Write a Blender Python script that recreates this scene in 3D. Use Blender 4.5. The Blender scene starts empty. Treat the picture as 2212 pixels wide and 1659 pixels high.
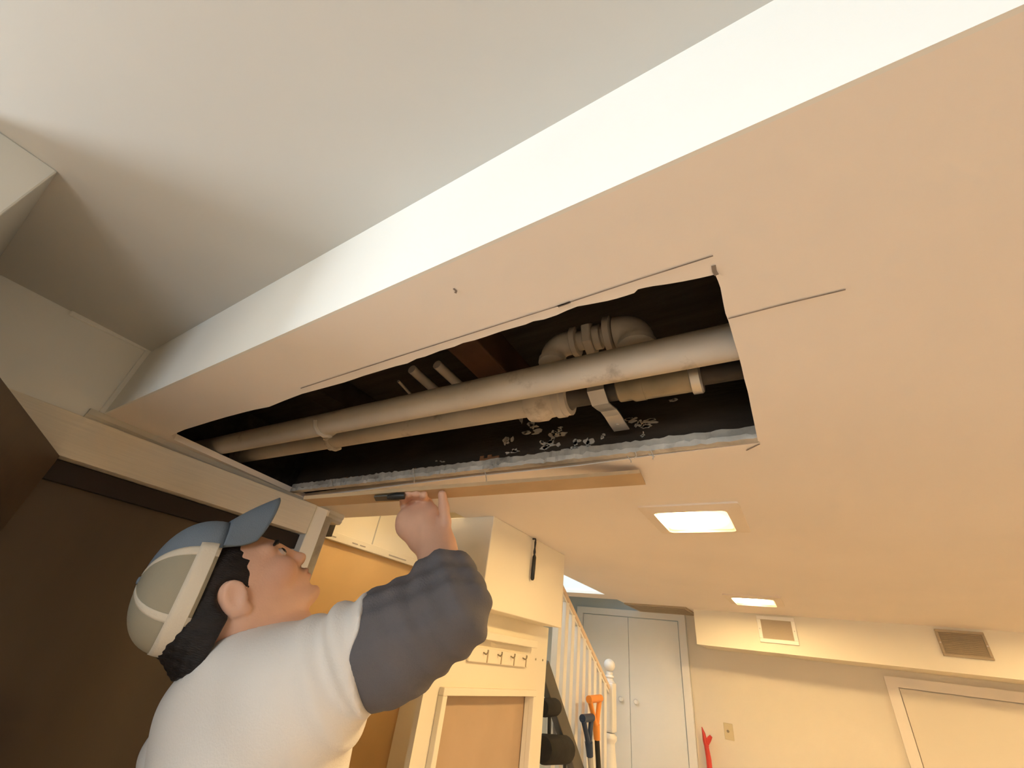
import bpy, bmesh, math, random
import numpy as np
from mathutils import Vector, Matrix

random.seed(7)
SC = bpy.context.scene
COL = SC.collection

# ------------------------------------------------------------------ camera
# the room is laid out in units of S metres with the lens at its origin; EYE is the lens height
S = 0.40
EYE = 1.56
F = 889.0
ROT = np.array([[0.8474821809636098, 0.5160190062574476, 0.12449232157141002],
                [-0.19480633965425811, 0.5205046438503983, -0.8313395249599768],
                [-0.4937858270340217, 0.6802935402539454, 0.5416421845730636]])
cam_d = bpy.data.cameras.new('camera')
cam = bpy.data.objects.new('camera', cam_d)
COL.objects.link(cam)
cam_d.sensor_width = 36.0
cam_d.lens = F / 2212.0 * 36.0
cam_d.clip_start = 0.02
m3 = Matrix(((ROT[0][0], -ROT[1][0], -ROT[2][0]), (ROT[0][1], -ROT[1][1], -ROT[2][1]), (ROT[0][2], -ROT[1][2], -ROT[2][2])))
cam.matrix_world = Matrix.Translation((0, 0, EYE)) @ m3.to_4x4()
SC.camera = cam

# ------------------------------------------------------------------ world, light, exposure
SC.view_settings.view_transform = 'Standard'
SC.view_settings.look = 'None'
SC.view_settings.exposure = 0.2
SC.view_settings.gamma = 1.0
SC.view_settings.use_curve_mapping = False
SC.cycles.use_denoising = True
SC.cycles.max_bounces = 12
SC.cycles.diffuse_bounces = 8
wd = bpy.data.worlds.new('daylight')
SC.world = wd
wd.use_nodes = True
wd.node_tree.nodes['Background'].inputs[0].default_value = (0.62, 0.78, 1.0, 1)
wd.node_tree.nodes['Background'].inputs[1].default_value = 0.9


def W(p):
    return Vector((p[0] * S, p[1] * S, EYE + p[2] * S))


def area(name, loc, target, sx, sy, power, color, spread=180):
    l = bpy.data.lights.new(name, 'AREA')
    l.shape = 'RECTANGLE'
    l.size, l.size_y = sx, sy
    l.energy = power
    l.color = color
    l.spread = math.radians(spread)
    o = bpy.data.objects.new(name, l)
    COL.objects.link(o)
    o.location = W(loc)
    d = W(target) - W(loc)
    o.rotation_euler = d.to_track_quat('-Z', 'Y').to_euler()
    return o


WINDOW_POWER = 15
area('assumed_window_daylight', (0.5, -3.85, 0.35), (-0.5, 0.6, 1.1), 0.9, 0.36, WINDOW_POWER, (0.86, 0.95, 1.0))  # daylight of a window assumed behind the camera
area('assumed_side_window_daylight', (-4.9, -3.4, 0.05), (-1.1, 0.6, 1.15), 0.5, 0.36, 27, (0.84, 0.94, 1.0))  # second cool light, from an assumed, unseen window at the left rear
area('stairwell_daylight', (-3.6, 5.9, 6.6), (-3.8, 6.3, 0), 0.5, 0.7, 9, (0.60, 0.80, 1.0))  # assumed source upstairs for the stairwell's blue daylight
area('added_stair_light', (-3.6, 4.98, 2.1), (-3.1, 9.3, 0.1), 0.5, 0.5, 7, (0.72, 0.90, 1.0))  # added light for balusters and closet, standing in for stairwell daylight; no window built
LAMP = 82.0
LAMPCOL = (1.0, 0.68, 0.31)


# ------------------------------------------------------------------ pixel rays: where a spot of the photograph lies on a plane of the room
def ray(u, v):
    return ROT.T @ np.array([(u - 1106) / F, (v - 829.5) / F, 1.0])


def on_z(u, v, z):
    d = ray(u, v)
    return d * z / d[2]


def on_y(u, v, y):
    d = ray(u, v)
    return d * y / d[1]


def on_x(u, v, x):
    d = ray(u, v)
    return d * x / d[0]


# ------------------------------------------------------------------ materials
def mat(name, color, rough=0.7, var=0.06, scale=6.0, bump=0.0, bscale=60.0, metal=0.0, spec=0.35, stretch=None, dark=None, dscale=3.0, damt=0.5, dlo=0.55, dhi=0.7):
    m = bpy.data.materials.new(name)
    m.use_nodes = True
    nt = m.node_tree
    b = nt.nodes['Principled BSDF']
    b.inputs['Roughness'].default_value = rough
    b.inputs['Metallic'].default_value = metal
    b.inputs['Specular IOR Level'].default_value = spec
    tc = nt.nodes.new('ShaderNodeTexCoord')
    mp = nt.nodes.new('ShaderNodeMapping')
    nt.links.new(tc.outputs['Object'], mp.inputs[0])
    if stretch:
        mp.inputs['Scale'].default_value = stretch
    n = nt.nodes.new('ShaderNodeTexNoise')
    n.inputs['Scale'].default_value = scale
    n.inputs['Detail'].default_value = 5
    nt.links.new(mp.outputs[0], n.inputs['Vector'])
    mr = nt.nodes.new('ShaderNodeMapRange')
    mr.inputs[1].default_value = 0.3
    mr.inputs[2].default_value = 0.7
    mr.inputs[3].default_value = 1 - var
    mr.inputs[4].default_value = 1 + var
    nt.links.new(n.outputs[0], mr.inputs[0])
    mx = nt.nodes.new('ShaderNodeVectorMath')
    mx.operation = 'SCALE'
    mx.inputs[0].default_value = color
    nt.links.new(mr.outputs[0], mx.inputs['Scale'])
    out = mx.outputs[0]
    if dark is not None:
        n2 = nt.nodes.new('ShaderNodeTexNoise')
        n2.inputs['Scale'].default_value = dscale
        n2.inputs['Detail'].default_value = 6
        n2.inputs['Roughness'].default_value = 0.65
        nt.links.new(mp.outputs[0], n2.inputs['Vector'])
        r2 = nt.nodes.new('ShaderNodeMapRange')
        r2.inputs[1].default_value = dlo
        r2.inputs[2].default_value = dhi
        r2.inputs[3].default_value = 0
        r2.inputs[4].default_value = damt
        nt.links.new(n2.outputs[0], r2.inputs[0])
        mc = nt.nodes.new('ShaderNodeMix')
        mc.data_type = 'RGBA'
        nt.links.new(r2.outputs[0], mc.inputs['Factor'])
        nt.links.new(out, mc.inputs[6])
        mc.inputs[7].default_value = (*dark, 1)
        out = mc.outputs[2]
    nt.links.new(out, b.inputs['Base Color'])
    if bump:
        n3 = nt.nodes.new('ShaderNodeTexNoise')
        n3.inputs['Scale'].default_value = bscale
        n3.inputs['Detail'].default_value = 4
        nt.links.new(mp.outputs[0], n3.inputs['Vector'])
        bp = nt.nodes.new('ShaderNodeBump')
        bp.inputs['Strength'].default_value = bump
        bp.inputs['Distance'].default_value = 0.004
        nt.links.new(n3.outputs[0], bp.inputs['Height'])
        nt.links.new(bp.outputs[0], b.inputs['Normal'])
    return m


M = {}
M['ceiling'] = mat('painted_plaster', (0.87, 0.80, 0.735), 0.62, 0.02, 2.5, 0.05, 90)
M['white'] = mat('white_paint', (0.82, 0.81, 0.77), 0.55, 0.02, 3, 0.05, 80)
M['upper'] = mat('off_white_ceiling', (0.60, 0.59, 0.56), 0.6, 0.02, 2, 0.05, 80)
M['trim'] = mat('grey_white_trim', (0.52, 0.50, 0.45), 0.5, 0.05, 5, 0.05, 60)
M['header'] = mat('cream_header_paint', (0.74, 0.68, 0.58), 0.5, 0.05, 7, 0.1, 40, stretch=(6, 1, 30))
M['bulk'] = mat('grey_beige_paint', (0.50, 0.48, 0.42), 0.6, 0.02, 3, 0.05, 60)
M['cream'] = mat('cream_wall_paint', (0.82, 0.76, 0.62), 0.6, 0.02, 3, 0.05, 60)
M['strip'] = mat('tan_board', (0.50, 0.36, 0.21), 0.7, 0.08, 10, 0.1, 40)
M['tan'] = mat('tan_panel', (0.46, 0.34, 0.23), 0.7, 0.05, 5)
M['ochre'] = mat('ochre_panel', (0.74, 0.50, 0.23), 0.6, 0.05, 5)
M['wall'] = mat('beige_wall_paint', (0.74, 0.68, 0.57), 0.65, 0.02, 3, 0.05, 60)
M['bluegrey'] = mat('blue_grey_wall_paint', (0.50, 0.56, 0.57), 0.65, 0.02, 3, 0.05, 60)
M['floor'] = mat('tan_carpet', (0.72, 0.62, 0.52), 0.9, 0.1, 30, 0.3, 200)
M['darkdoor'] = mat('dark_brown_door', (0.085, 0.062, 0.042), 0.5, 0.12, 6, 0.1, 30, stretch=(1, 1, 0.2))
M['doorshade'] = mat('shadow_band_brown', (0.018, 0.011, 0.009), 0.6, 0.1)  # near-black colour for the painted shadow gap above the door
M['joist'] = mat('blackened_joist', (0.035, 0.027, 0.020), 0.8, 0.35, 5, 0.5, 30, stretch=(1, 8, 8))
M['plank'] = mat('dark_brown_plank', (0.032, 0.022, 0.014), 0.85, 0.4, 5, 0.5, 30, stretch=(1, 4, 4))  # very dark brown wood tone
M['brownboard'] = mat('dark_brown_board', (0.075, 0.036, 0.018), 0.8, 0.3, 8, 0.3, 30)
M['oldwood'] = mat('bare_brown_wood', (0.22, 0.10, 0.045), 0.8, 0.3, 8, 0.3, 30, stretch=(1, 6, 6))
M['plaster'] = mat('raw_plaster_edge', (0.52, 0.49, 0.44), 0.85, 0.25, 14, 0.4, 60, dark=(0.2, 0.17, 0.14), dscale=9, damt=0.7)
M['lath'] = mat('grey_plaster_layer', (0.40, 0.37, 0.32), 0.9, 0.3, 14, 0.4, 60, dark=(0.12, 0.10, 0.08), dscale=8, damt=0.7)
M['pipe'] = mat('dusty_white_pipe', (0.58, 0.52, 0.44), 0.6, 0.10, 8, 0.1, 30, dark=(0.25, 0.20, 0.15), dscale=14, damt=0.6, dlo=0.6, dhi=0.72)
M['fitting'] = mat('dusty_grey_fitting', (0.52, 0.47, 0.41), 0.65, 0.12, 10, 0.15, 40)
M['brass'] = mat('tarnished_copper', (0.30, 0.26, 0.19), 0.45, 0.25, 12, 0.1, 30, metal=0.3)
M['darkpipe'] = mat('dark_iron_pipe', (0.06, 0.052, 0.045), 0.6, 0.3, 12)
M['steel'] = mat('galvanised_steel', (0.62, 0.60, 0.57), 0.35, 0.1, 10, metal=0.8)
M['web'] = mat('dusty_web', (0.55, 0.50, 0.42), 0.9, 0.1)
M['pencil'] = mat('graphite_line', (0.25, 0.21, 0.18), 0.8, 0.3, 40)
M['splotch'] = mat('dried_plaster_splash', (0.50, 0.46, 0.40), 0.9, 0.2, 12)
M['lampframe'] = mat('lamp_frame_plastic', (0.80, 0.70, 0.58), 0.4, 0.02)
M['black'] = mat('black_metal', (0.02, 0.02, 0.018), 0.4, 0.2)
M['vent'] = mat('vent_metal', (0.90, 0.87, 0.78), 0.45, 0.03)
M['ventlight'] = mat('vent_pale_louvre', (0.56, 0.47, 0.35), 0.5, 0.04)
M['casing'] = mat('casing_paint', (0.82, 0.75, 0.65), 0.45, 0.02)
M['ventdark'] = mat('vent_louvre_metal', (0.42, 0.34, 0.23), 0.5, 0.05)
M['shaft'] = mat('vent_duct', (0.10, 0.08, 0.06), 0.8, 0.1)
M['plate'] = mat('ivory_plastic', (0.60, 0.51, 0.32), 0.4, 0.02)
M['foam'] = mat('black_foam', (0.018, 0.017, 0.016), 0.9, 0.2, 30, 0.3, 200)
M['frame'] = mat('dark_grey_steel', (0.10, 0.095, 0.08), 0.5, 0.1)
M['orange'] = mat('orange_plastic', (0.80, 0.30, 0.06), 0.4, 0.04)
M['navy'] = mat('navy_plastic', (0.03, 0.05, 0.10), 0.4, 0.05)
M['red'] = mat('red_painted_steel', (0.55, 0.05, 0.035), 0.45, 0.1)
M['greyshaft'] = mat('grey_shaft', (0.45, 0.44, 0.41), 0.5, 0.05)
M['rail'] = mat('beige_handrail', (0.72, 0.58, 0.44), 0.45, 0.03)
M['baluster'] = mat('white_gloss_wood', (0.80, 0.79, 0.76), 0.4, 0.02)

g = bpy.data.materials.new('lamp_diffuser')
g.use_nodes = True
nt = g.node_tree
nt.nodes.remove(nt.nodes['Principled BSDF'])
em = nt.nodes.new('ShaderNodeEmission')
em.inputs[0].default_value = (*LAMPCOL, 1)
tcg = nt.nodes.new('ShaderNodeTexCoord')
gm = nt.nodes.new('ShaderNodeVectorMath')
gm.operation = 'DISTANCE'
gm.inputs[1].default_value = (0.42, 0.5, 0.5)
sep = nt.nodes.new('ShaderNodeVectorMath')
sep.operation = 'MULTIPLY'
sep.inputs[1].default_value = (1, 1, 0)
gm.inputs[1].default_value = (0.42, 0.5, 0.0)
nt.links.new(tcg.outputs['Generated'], sep.inputs[0])
nt.links.new(sep.outputs[0], gm.inputs[0])
mrg = nt.nodes.new('ShaderNodeMapRange')
mrg.interpolation_type = 'SMOOTHERSTEP'
mrg.inputs[1].default_value = 0.08
mrg.inputs[2].default_value = 0.60
mrg.inputs[3].default_value = 2.3
mrg.inputs[4].default_value = 0.03
nt.links.new(gm.outputs['Value'], mrg.inputs[0])
mlg = nt.nodes.new('ShaderNodeMath')
mlg.operation = 'MULTIPLY'
mlg.name = 'power'
mlg.inputs[1].default_value = LAMP
nt.links.new(mrg.outputs[0], mlg.inputs[0])
nt.links.new(mlg.outputs[0], em.inputs[1])
nt.links.new(em.outputs[0], nt.nodes['Material Output'].inputs[0])
M['lamp'] = g
g2 = g.copy()
g2.name = 'dim_lamp_diffuser'
g2.node_tree.nodes['power'].inputs[1].default_value = LAMP * 0.42
M['lamp_dim'] = g2


# ------------------------------------------------------------------ object helpers
def root_loc(o):
    v = Vector((0, 0, 0))
    while o is not None:
        v += o.location
        o = o.parent
    return v


def tag(o, label=None, cat=None, group=None, kind=None):
    if label:
        o['label'] = label
    if cat:
        o['category'] = cat
    if group:
        o['group'] = group
    if kind:
        o['kind'] = kind
    return o


def empty(name, loc, label, cat, group=None):
    o = bpy.data.objects.new(name, None)
    COL.objects.link(o)
    o.empty_display_size = 0.05
    o.location = loc
    return tag(o, label, cat, group)


def mesh_obj(name, verts, faces, m, parent=None, smooth=False):
    """verts in world metres"""
    base = root_loc(parent)
    me = bpy.data.meshes.new(name)
    me.from_pydata([tuple(Vector(v) - base) for v in verts], [], faces)
    me.update()
    o = bpy.data.objects.new(name, me)
    COL.objects.link(o)
    o.parent = parent
    if m:
        me.materials.append(M[m] if isinstance(m, str) else m)
    if smooth:
        me.polygons.foreach_set('use_smooth', [True] * len(me.polygons))
    return o


class MB:
    """collects shapes into one mesh, world metres"""

    def __init__(self):
        self.v, self.f = [], []

    def add(self, vs, fs):
        k = len(self.v)
        self.v += [tuple(x) for x in vs]
        self.f += [tuple(i + k for i in f) for f in fs]
        return self

    def box(self, a, b):
        """corner to corner in room units"""
        p, q = W(a), W(b)
        vs = [(x, y, z) for x in (p[0], q[0]) for y in (p[1], q[1]) for z in (p[2], q[2])]
        return self.add(vs, [(0, 1, 3, 2), (4, 6, 7, 5), (0, 4, 5, 1), (2, 3, 7, 6), (0, 2, 6, 4), (1, 5, 7, 3)])

    def prism(self, poly, d):
        """closed polygon (world) pushed along vector d"""
        n = len(poly)
        vs = [Vector(p) for p in poly] + [Vector(p) + Vector(d) for p in poly]
        fs = [tuple(range(n)), tuple(range(2 * n - 1, n - 1, -1))]
        fs += [(i, i + n, (i + 1) % n + n, (i + 1) % n) for i in range(n)]
        return self.add(vs, fs)

    def tube(self, pts, r, n=12, caps=True):
        pts = [Vector(p) for p in pts]
        rs = r if isinstance(r, (list, tuple)) else [r] * len(pts)
        vs, fs = [], []
        up = None
        for i, p in enumerate(pts):
            t = (pts[min(i + 1, len(pts) - 1)] - pts[max(i - 1, 0)]).normalized()
            if up is None:
                up = t.orthogonal().normalized()
            up = (up - t * up.dot(t)).normalized()
            s = t.cross(up)
            for k in range(n):
                a = 2 * math.pi * k / n
                vs.append(p + (up * math.cos(a) + s * math.sin(a)) * rs[i])
        for i in range(len(pts) - 1):
            for k in range(n):
                fs.append((i * n + k, i * n + (k + 1) % n, (i + 1) * n + (k + 1) % n, (i + 1) * n + k))
        if caps:
            fs.append(tuple(range(n - 1, -1, -1)))
            fs.append(tuple(range((len(pts) - 1) * n, len(pts) * n)))
        return self.add(vs, fs)

    def beam(self, p, q, w, h, up=(0, 0, 1)):
        """square bar between two world points"""
        p, q = Vector(p), Vector(q)
        t = (q - p).normalized()
        u = Vector(up)
        u = (u - t * u.dot(t)).normalized()
        s = t.cross(u)
        c = [s * (w / 2 * a) + u * (h / 2 * b) for a, b in ((-1, -1), (1, -1), (1, 1), (-1, 1))]
        vs = [p + x for x in c] + [q + x for x in c]
        return self.add(vs, [(3, 2, 1, 0), (4, 5, 6, 7), (0, 1, 5, 4), (1, 2, 6, 5), (2, 3, 7, 6), (3, 0, 4, 7)])

    def lathe(self, base, prof, n=20, axis=(0, 0, 1)):
        ax = Vector(axis).normalized()
        u = ax.orthogonal().normalized()
        s = ax.cross(u)
        vs, fs = [], []
        for r, h in prof:
            for k in range(n):
                a = 2 * math.pi * k / n
                vs.append(Vector(base) + ax * h + (u * math.cos(a) + s * math.sin(a)) * r)
        for i in range(len(prof) - 1):
            for k in range(n):
                fs.append((i * n + k, i * n + (k + 1) % n, (i + 1) * n + (k + 1) % n, (i + 1) * n + k))
        fs.append(tuple(range(n - 1, -1, -1)))
        fs.append(tuple(range((len(prof) - 1) * n, len(prof) * n)))
        return self.add(vs, fs)

    def build(self, name, m, parent=None, smooth=False, bevel=0.0, seg=2):
        o = mesh_obj(name, self.v, self.f, m, parent, smooth)
        if bevel:
            b = o.modifiers.new('edge', 'BEVEL')
            b.width = bevel
            b.segments = seg
            b.limit_method = 'ANGLE'
        if smooth and not bevel:
            o.data.set_sharp_from_angle(angle=math.radians(40))
        return o


def box(name, a, b, m, parent=None, bevel=0.0):
    return MB().box(a, b).build(name, m, parent, bevel=bevel)


def struct(o):
    o['kind'] = 'structure'
    return o


# ================================================================== ROOM SHELL
ZL, ZU, ZF = 1.0, 1.535, -3.9        # beam underside, upper ceiling, floor
YB = 0.575                           # beam face
XL = -3.78                           # left wall
YF = 9.3                             # far wall

struct(box('floor', (-5.2, -4.2, ZF - 0.2), (5.2, 9.6, ZF), 'floor'))

# low ceiling with the ragged hole cut in it
near_edge = [(364, 953), (371, 940), (385, 934), (399, 928), (425, 920), (454, 911), (488, 901), (522, 892), (550, 885), (581, 879), (615, 865),
             (652, 851), (700, 838), (744, 826), (785, 812), (828, 799), (855, 791), (880, 785), (900, 775), (919, 770), (950, 758),
             (981, 749), (1000, 741), (1025, 735), (1050, 727), (1085, 715), (1117, 706), (1135, 701), (1152, 694), (1175, 690), (1202, 681), (1224, 671),
             (1247, 662), (1270, 658), (1291, 654), (1312, 650), (1332, 645), (1352, 639), (1370, 633), (1374, 629), (1378, 625), (1395, 621),
             (1411, 618), (1440, 614), (1475, 608), (1510, 601), (1545, 593)]
right_edge = [(1551, 607), (1557, 624), (1562, 650), (1567, 677), (1573, 692), (1579, 712), (1585, 734), (1595, 766), (1602, 793), (1608, 820),
              (1615, 845), (1620, 867), (1626, 898), (1633, 931), (1638, 957)]
far_edge = [(1411, 984), (1253, 1006), (1000, 1032), (796, 1058), (652, 1076)]
hole = [on_z(u, v, ZL)[:2] for u, v in near_edge + right_edge + far_edge]
hole[-1] = np.array([-3.93, hole[-1][1]])
hole[0] = np.array([-3.72, hole[0][1]])
outer = [(XL, YB + 0.012), (5.0, YB + 0.012), (5.0, YF), (-2.75, YF), (-2.75, 7.85), (-4.6, 7.85), (-4.6, 7.35), (-2.78, 7.35), (-2.78, 4.7),
         (-2.54, 4.7), (-2.54, 2.9), (-4.08, 2.9)]


def plate_with_hole(name, outer, hole, z0, z1, m):
    bm = bmesh.new()
    loops = []
    for poly in (outer, hole):
        if not len(poly):
            continue
        vs = [bm.verts.new(W((x, y, z0))) for x, y in poly]
        loops += [bm.edges.new((vs[i], vs[(i + 1) % len(vs)])) for i in range(len(vs))]
    bmesh.ops.triangle_fill(bm, use_beauty=True, use_dissolve=False, edges=loops)
    ext = bmesh.ops.extrude_face_region(bm, geom=bm.faces[:])
    for e in ext['geom']:
        if isinstance(e, bmesh.types.BMVert):
            e.co.z += (z1 - z0) * S
    bmesh.ops.recalc_face_normals(bm, faces=bm.faces[:])
    me = bpy.data.meshes.new(name)
    bm.to_mesh(me)
    bm.free()
    o = bpy.data.objects.new(name, me)
    COL.objects.link(o)
    me.materials.append(M[m])
    return o


ceil = struct(plate_with_hole('ceiling', outer, hole, ZL, ZL + 0.045, 'ceiling'))
ceil['label'] = 'low beige boxed-in ceiling with a long ragged hole cut open'


def flat_line(name, pts, w, m, parent, dz=0.003):
    """thin strip lying on the low ceiling through pixel points"""
    P = [Vector(on_z(u, v, ZL)) for u, v in pts]
    vs, fs = [], []
    for i, p in enumerate(P):
        t = (P[min(i + 1, len(P) - 1)] - P[max(i - 1, 0)]).normalized()
        s = Vector((-t.y, t.x, 0)) * w
        vs += [W(p + s - Vector((0, 0, dz))), W(p - s - Vector((0, 0, dz)))]
    for i in range(len(P) - 1):
        fs.append((2 * i, 2 * i + 1, 2 * i + 3, 2 * i + 2))
    return mesh_obj(name, vs, fs, m, parent)


flat_line('pencil_line', [(650, 838), (880, 763), (1100, 693), (1220, 655), (1380, 602), (1540, 551)], 0.0022, 'pencil', ceil)
flat_line('pencil_line', [(1573, 687), (1700, 654), (1826, 624)], 0.0026, 'pencil', ceil)
flat_line('pencil_line', [(1541, 572), (1543, 584), (1548, 593)], 0.006, 'pencil', ceil)
flat_line('pencil_line', [(1641, 958), (1612, 972)], 0.004, 'pencil', ceil)
flat_line('scuff_mark', [(980, 622), (986, 627), (984, 632)], 0.004, 'pencil', ceil)
flat_line('scuff_mark', [(1205, 661), (1222, 655), (1232, 651)], 0.005, 'pencil', ceil)

# bright vertical beam face and the upper ceiling
struct(box('wall_beam', (XL, YB, ZL), (5.0, YB + 0.012, ZU + 0.02), 'white'))
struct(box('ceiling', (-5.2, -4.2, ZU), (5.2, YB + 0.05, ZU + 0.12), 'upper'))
# floor of the storey above closing the cavity
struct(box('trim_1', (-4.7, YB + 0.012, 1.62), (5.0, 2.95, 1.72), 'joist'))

# left wall over the doorway, and the wall pieces beside it
lw = struct(box('wall_left', (XL - 0.25, -0.607, 0.93), (XL, YB, ZU), 'white'))
for a, b in ((on_x(150, 676, XL), on_x(321, 757, XL)), (on_x(321, 757, XL), on_x(219, 893, XL))):
    MB().beam(W(a) , W(b), 0.014, 0.016, up=(1, 0, 0)).build('panel_moulding', 'white', lw, bevel=0.003)
struct(box('wall_left', (XL - 0.25, -0.607, ZF), (XL, 0.2, 0.93), 'wall'))
XO = -5.0
struct(box('wall_left', (XO - 0.2, -4.2, ZF), (XO, -0.5, -0.4), 'wall'))
struct(box('wall_left', (XO - 0.2, -4.2, 0.6), (XO, -0.5, ZU), 'wall'))
struct(box('wall_left', (XO - 0.2, -4.2, -0.4), (XO, -3.95, 0.6), 'wall'))
struct(box('wall_left', (XO - 0.2, -2.6, -0.4), (XO, -0.5, 0.6), 'wall'))
struct(box('wall_partition', (XO, -0.607, ZF), (XL - 0.25, -0.45, ZU), 'wall'))
struct(MB().box((XO - 0.15, -3.95, -0.4), (XO - 0.05, -3.89, 0.6)).box((XO - 0.15, -2.66, -0.4), (XO - 0.05, -2.6, 0.6)).box((XO - 0.15, -3.89, -0.4), (XO - 0.05, -2.66, -0.34)).box((XO - 0.15, -3.89, 0.54), (XO - 0.05, -2.66, 0.6)).build('window_2_assumed', 'white'))  # assumed window, out of view, for the daylight coming from the left
struct(box('wall_left', (-5.2, -0.5, ZF), (-5.0, 9.6, 1.8), 'darkdoor'))
YW = -4.0
struct(box('wall_back', (-5.2, YW - 0.2, ZF), (-0.7, YW, ZU), 'wall'))
struct(box('wall_back', (1.7, YW - 0.2, ZF), (5.2, YW, ZU), 'wall'))
struct(box('wall_back', (-0.7, YW - 0.2, ZF), (1.7, YW, 0.25), 'wall'))
struct(box('wall_back', (-0.7, YW - 0.2, 1.2), (1.7, YW, ZU), 'wall'))
struct(box('wall_right', (5.0, -4.2, ZF), (5.2, 9.6, ZU), 'wall'))
struct(box('wall_far', (-4.6, YF, ZF), (5.2, YF + 0.2, 1.5), 'wall'))
sp = W((0, -0.29, 0))
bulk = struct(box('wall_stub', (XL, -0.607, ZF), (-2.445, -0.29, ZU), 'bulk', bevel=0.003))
bulk['label'] = 'pale boxed bulkhead corner against the upper ceiling at left'

# assumed window frame, unseen behind the camera
w1 = struct(MB().box((-0.7, YW - 0.12, 0.25), (-0.64, YW - 0.02, 1.2)).box((1.64, YW - 0.12, 0.25), (1.7, YW - 0.02, 1.2)).box((-0.64, YW - 0.12, 0.25), (1.64, YW - 0.02, 0.31)).box((-0.64, YW - 0.12, 1.14), (1.64, YW - 0.02, 1.2)).build('window_1_assumed', 'white'))

# ------------------------------------------------------------------ doorway in the left wall
HB = 0.67
A = on_x(178, 902, XL + 0.02)
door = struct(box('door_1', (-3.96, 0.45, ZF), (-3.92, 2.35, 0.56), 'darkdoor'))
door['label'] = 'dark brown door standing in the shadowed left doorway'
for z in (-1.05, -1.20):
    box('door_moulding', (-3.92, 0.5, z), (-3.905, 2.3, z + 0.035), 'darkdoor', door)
box('door_shadow_band', (-3.93, 0.45, 0.54), (-3.86, 2.35, 0.665), 'doorshade', door)  # dark strip standing in for the shadow between door and header
hd = struct(box('trim_2', (-3.95, -0.3, HB), (-3.75, 2.32, 0.935), 'header', bevel=0.002))
hd['label'] = 'cream door header board over the left doorway'
# crown moulding along the foot of the low ceiling, running slightly askew
p0, p1 = on_x(205, 893, -3.79), on_z(745, 1119, ZL)
t0, t1 = Vector((-3.775, 0.50, 0)), Vector((-4.02, 2.83, 0))
mould = MB()
prof = [(0.0, 0.0), (0.0, -0.035), (-0.012, -0.05), (-0.012, -0.075), (-0.03, -0.10), (-0.2, -0.10), (-0.2, 0.0)]
n = (t1 - t0).cross(Vector((0, 0, 1))).normalized()
mould.prism([W(Vector((t0.x, t0.y, ZL + z)) + n * 1.0 * (a + 0.02)) for a, z in prof], (t1 - t0) * S)
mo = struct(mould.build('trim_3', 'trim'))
mo['label'] = 'grey-white moulding between low ceiling and door header'
# door leaf opening towards the camera
la, lb = Vector(on_z(129, 985, HB)), Vector(on_z(0, 815, HB))
lb = la + (lb - la) * 1.25
nrm = Vector(((lb - la).y, -(lb - la).x, 0)).normalized() * 0.09
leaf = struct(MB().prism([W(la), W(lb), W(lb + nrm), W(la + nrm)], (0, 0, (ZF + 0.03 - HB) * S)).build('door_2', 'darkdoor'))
leaf['label'] = 'dark brown door leaf swung open at the left edge'

# jamb: white post with a broken grey strip
jamb = struct(box('trim_4', (-3.95, 2.33, ZF), (-3.77, 2.47, 0.935), 'white', bevel=0.002))
box('plaster_strip', (-4.1, 2.47, ZF), (-3.86, 2.60, 0.90), 'lath', jamb)
struct(box('wall_left', (-4.3, 2.35, ZF), (-3.97, 2.62, 0.98), 'white'))

# ------------------------------------------------------------------ alcove beyond the doorway
XA = -4.4
struct(box('ceiling', (-4.6, 2.85, 1.62), (-2.5, 4.75, 1.7), 'cream'))
struct(box('wall_return', (XA, 4.75, ZF), (-2.57, 4.85, 1.7), 'cream'))
struct(box('trim_7', (-4.3, 0.55, 0.8), (-4.2, 2.9, 1.7), 'joist'))
struct(box('trim_8', (-4.6, 2.75, ZL + 0.05), (-2.5, 2.85, 1.72), 'cream'))
aw = struct(box('wall_alcove', (XA - 0.2, 2.6, 0.84), (XA, 7.6, 1.7), 'cream'))
box('seam', (XA, 3.62, 0.87), (XA + 0.006, 3.635, 1.62), 'trim', aw)
op = struct(box('wall_alcove', (XA - 0.2, 2.6, ZF), (XA - 0.03, 7.6, 0.84), 'ochre'))
op['label'] = 'ochre yellow wall panel beneath the notched white rail'
struct(box('wall_stairwell', (XA - 0.2, 7.6, ZF), (XA, YF, 1.6), 'bluegrey'))

# notched white rail
rl = empty('wall_rail', W((XA, 2.7, 0.85)), 'notched white rail running along the top of the ochre wall panel', 'rail')
r = MB().box((XA - 0.02, 2.68, 0.80), (XA + 0.05, 4.75, 0.89))
r.build('rail_strip', 'cream', rl, bevel=0.002)
for a in (2.9, 3.3, 3.42, 3.9, 4.05):
    box('slot', (XA + 0.05, a, 0.832), (XA + 0.056, a + 0.16 if a in (2.9, 3.9, 4.05) else a + 0.08, 0.842), 'lath', rl)
MB().lathe(W((XA + 0.05, 2.76, 0.85)), [(0.012, 0), (0.012, 0.012), (0.006, 0.016)], 12, (1, 0, 0)).build('bolt', 'brass', rl)

# ------------------------------------------------------------------ boxed block at the ceiling and the wall below
blk = empty('ceiling_bulkhead', W((-2.2, 3.07, 0.275)), 'cream boxed bulkhead hanging from the low ceiling behind the raised arm', 'bulkhead')
box('box_shell', (-2.9, 3.06, 0.275), (-2.2, 4.55, ZL), 'cream', blk, bevel=0.003)

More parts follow.
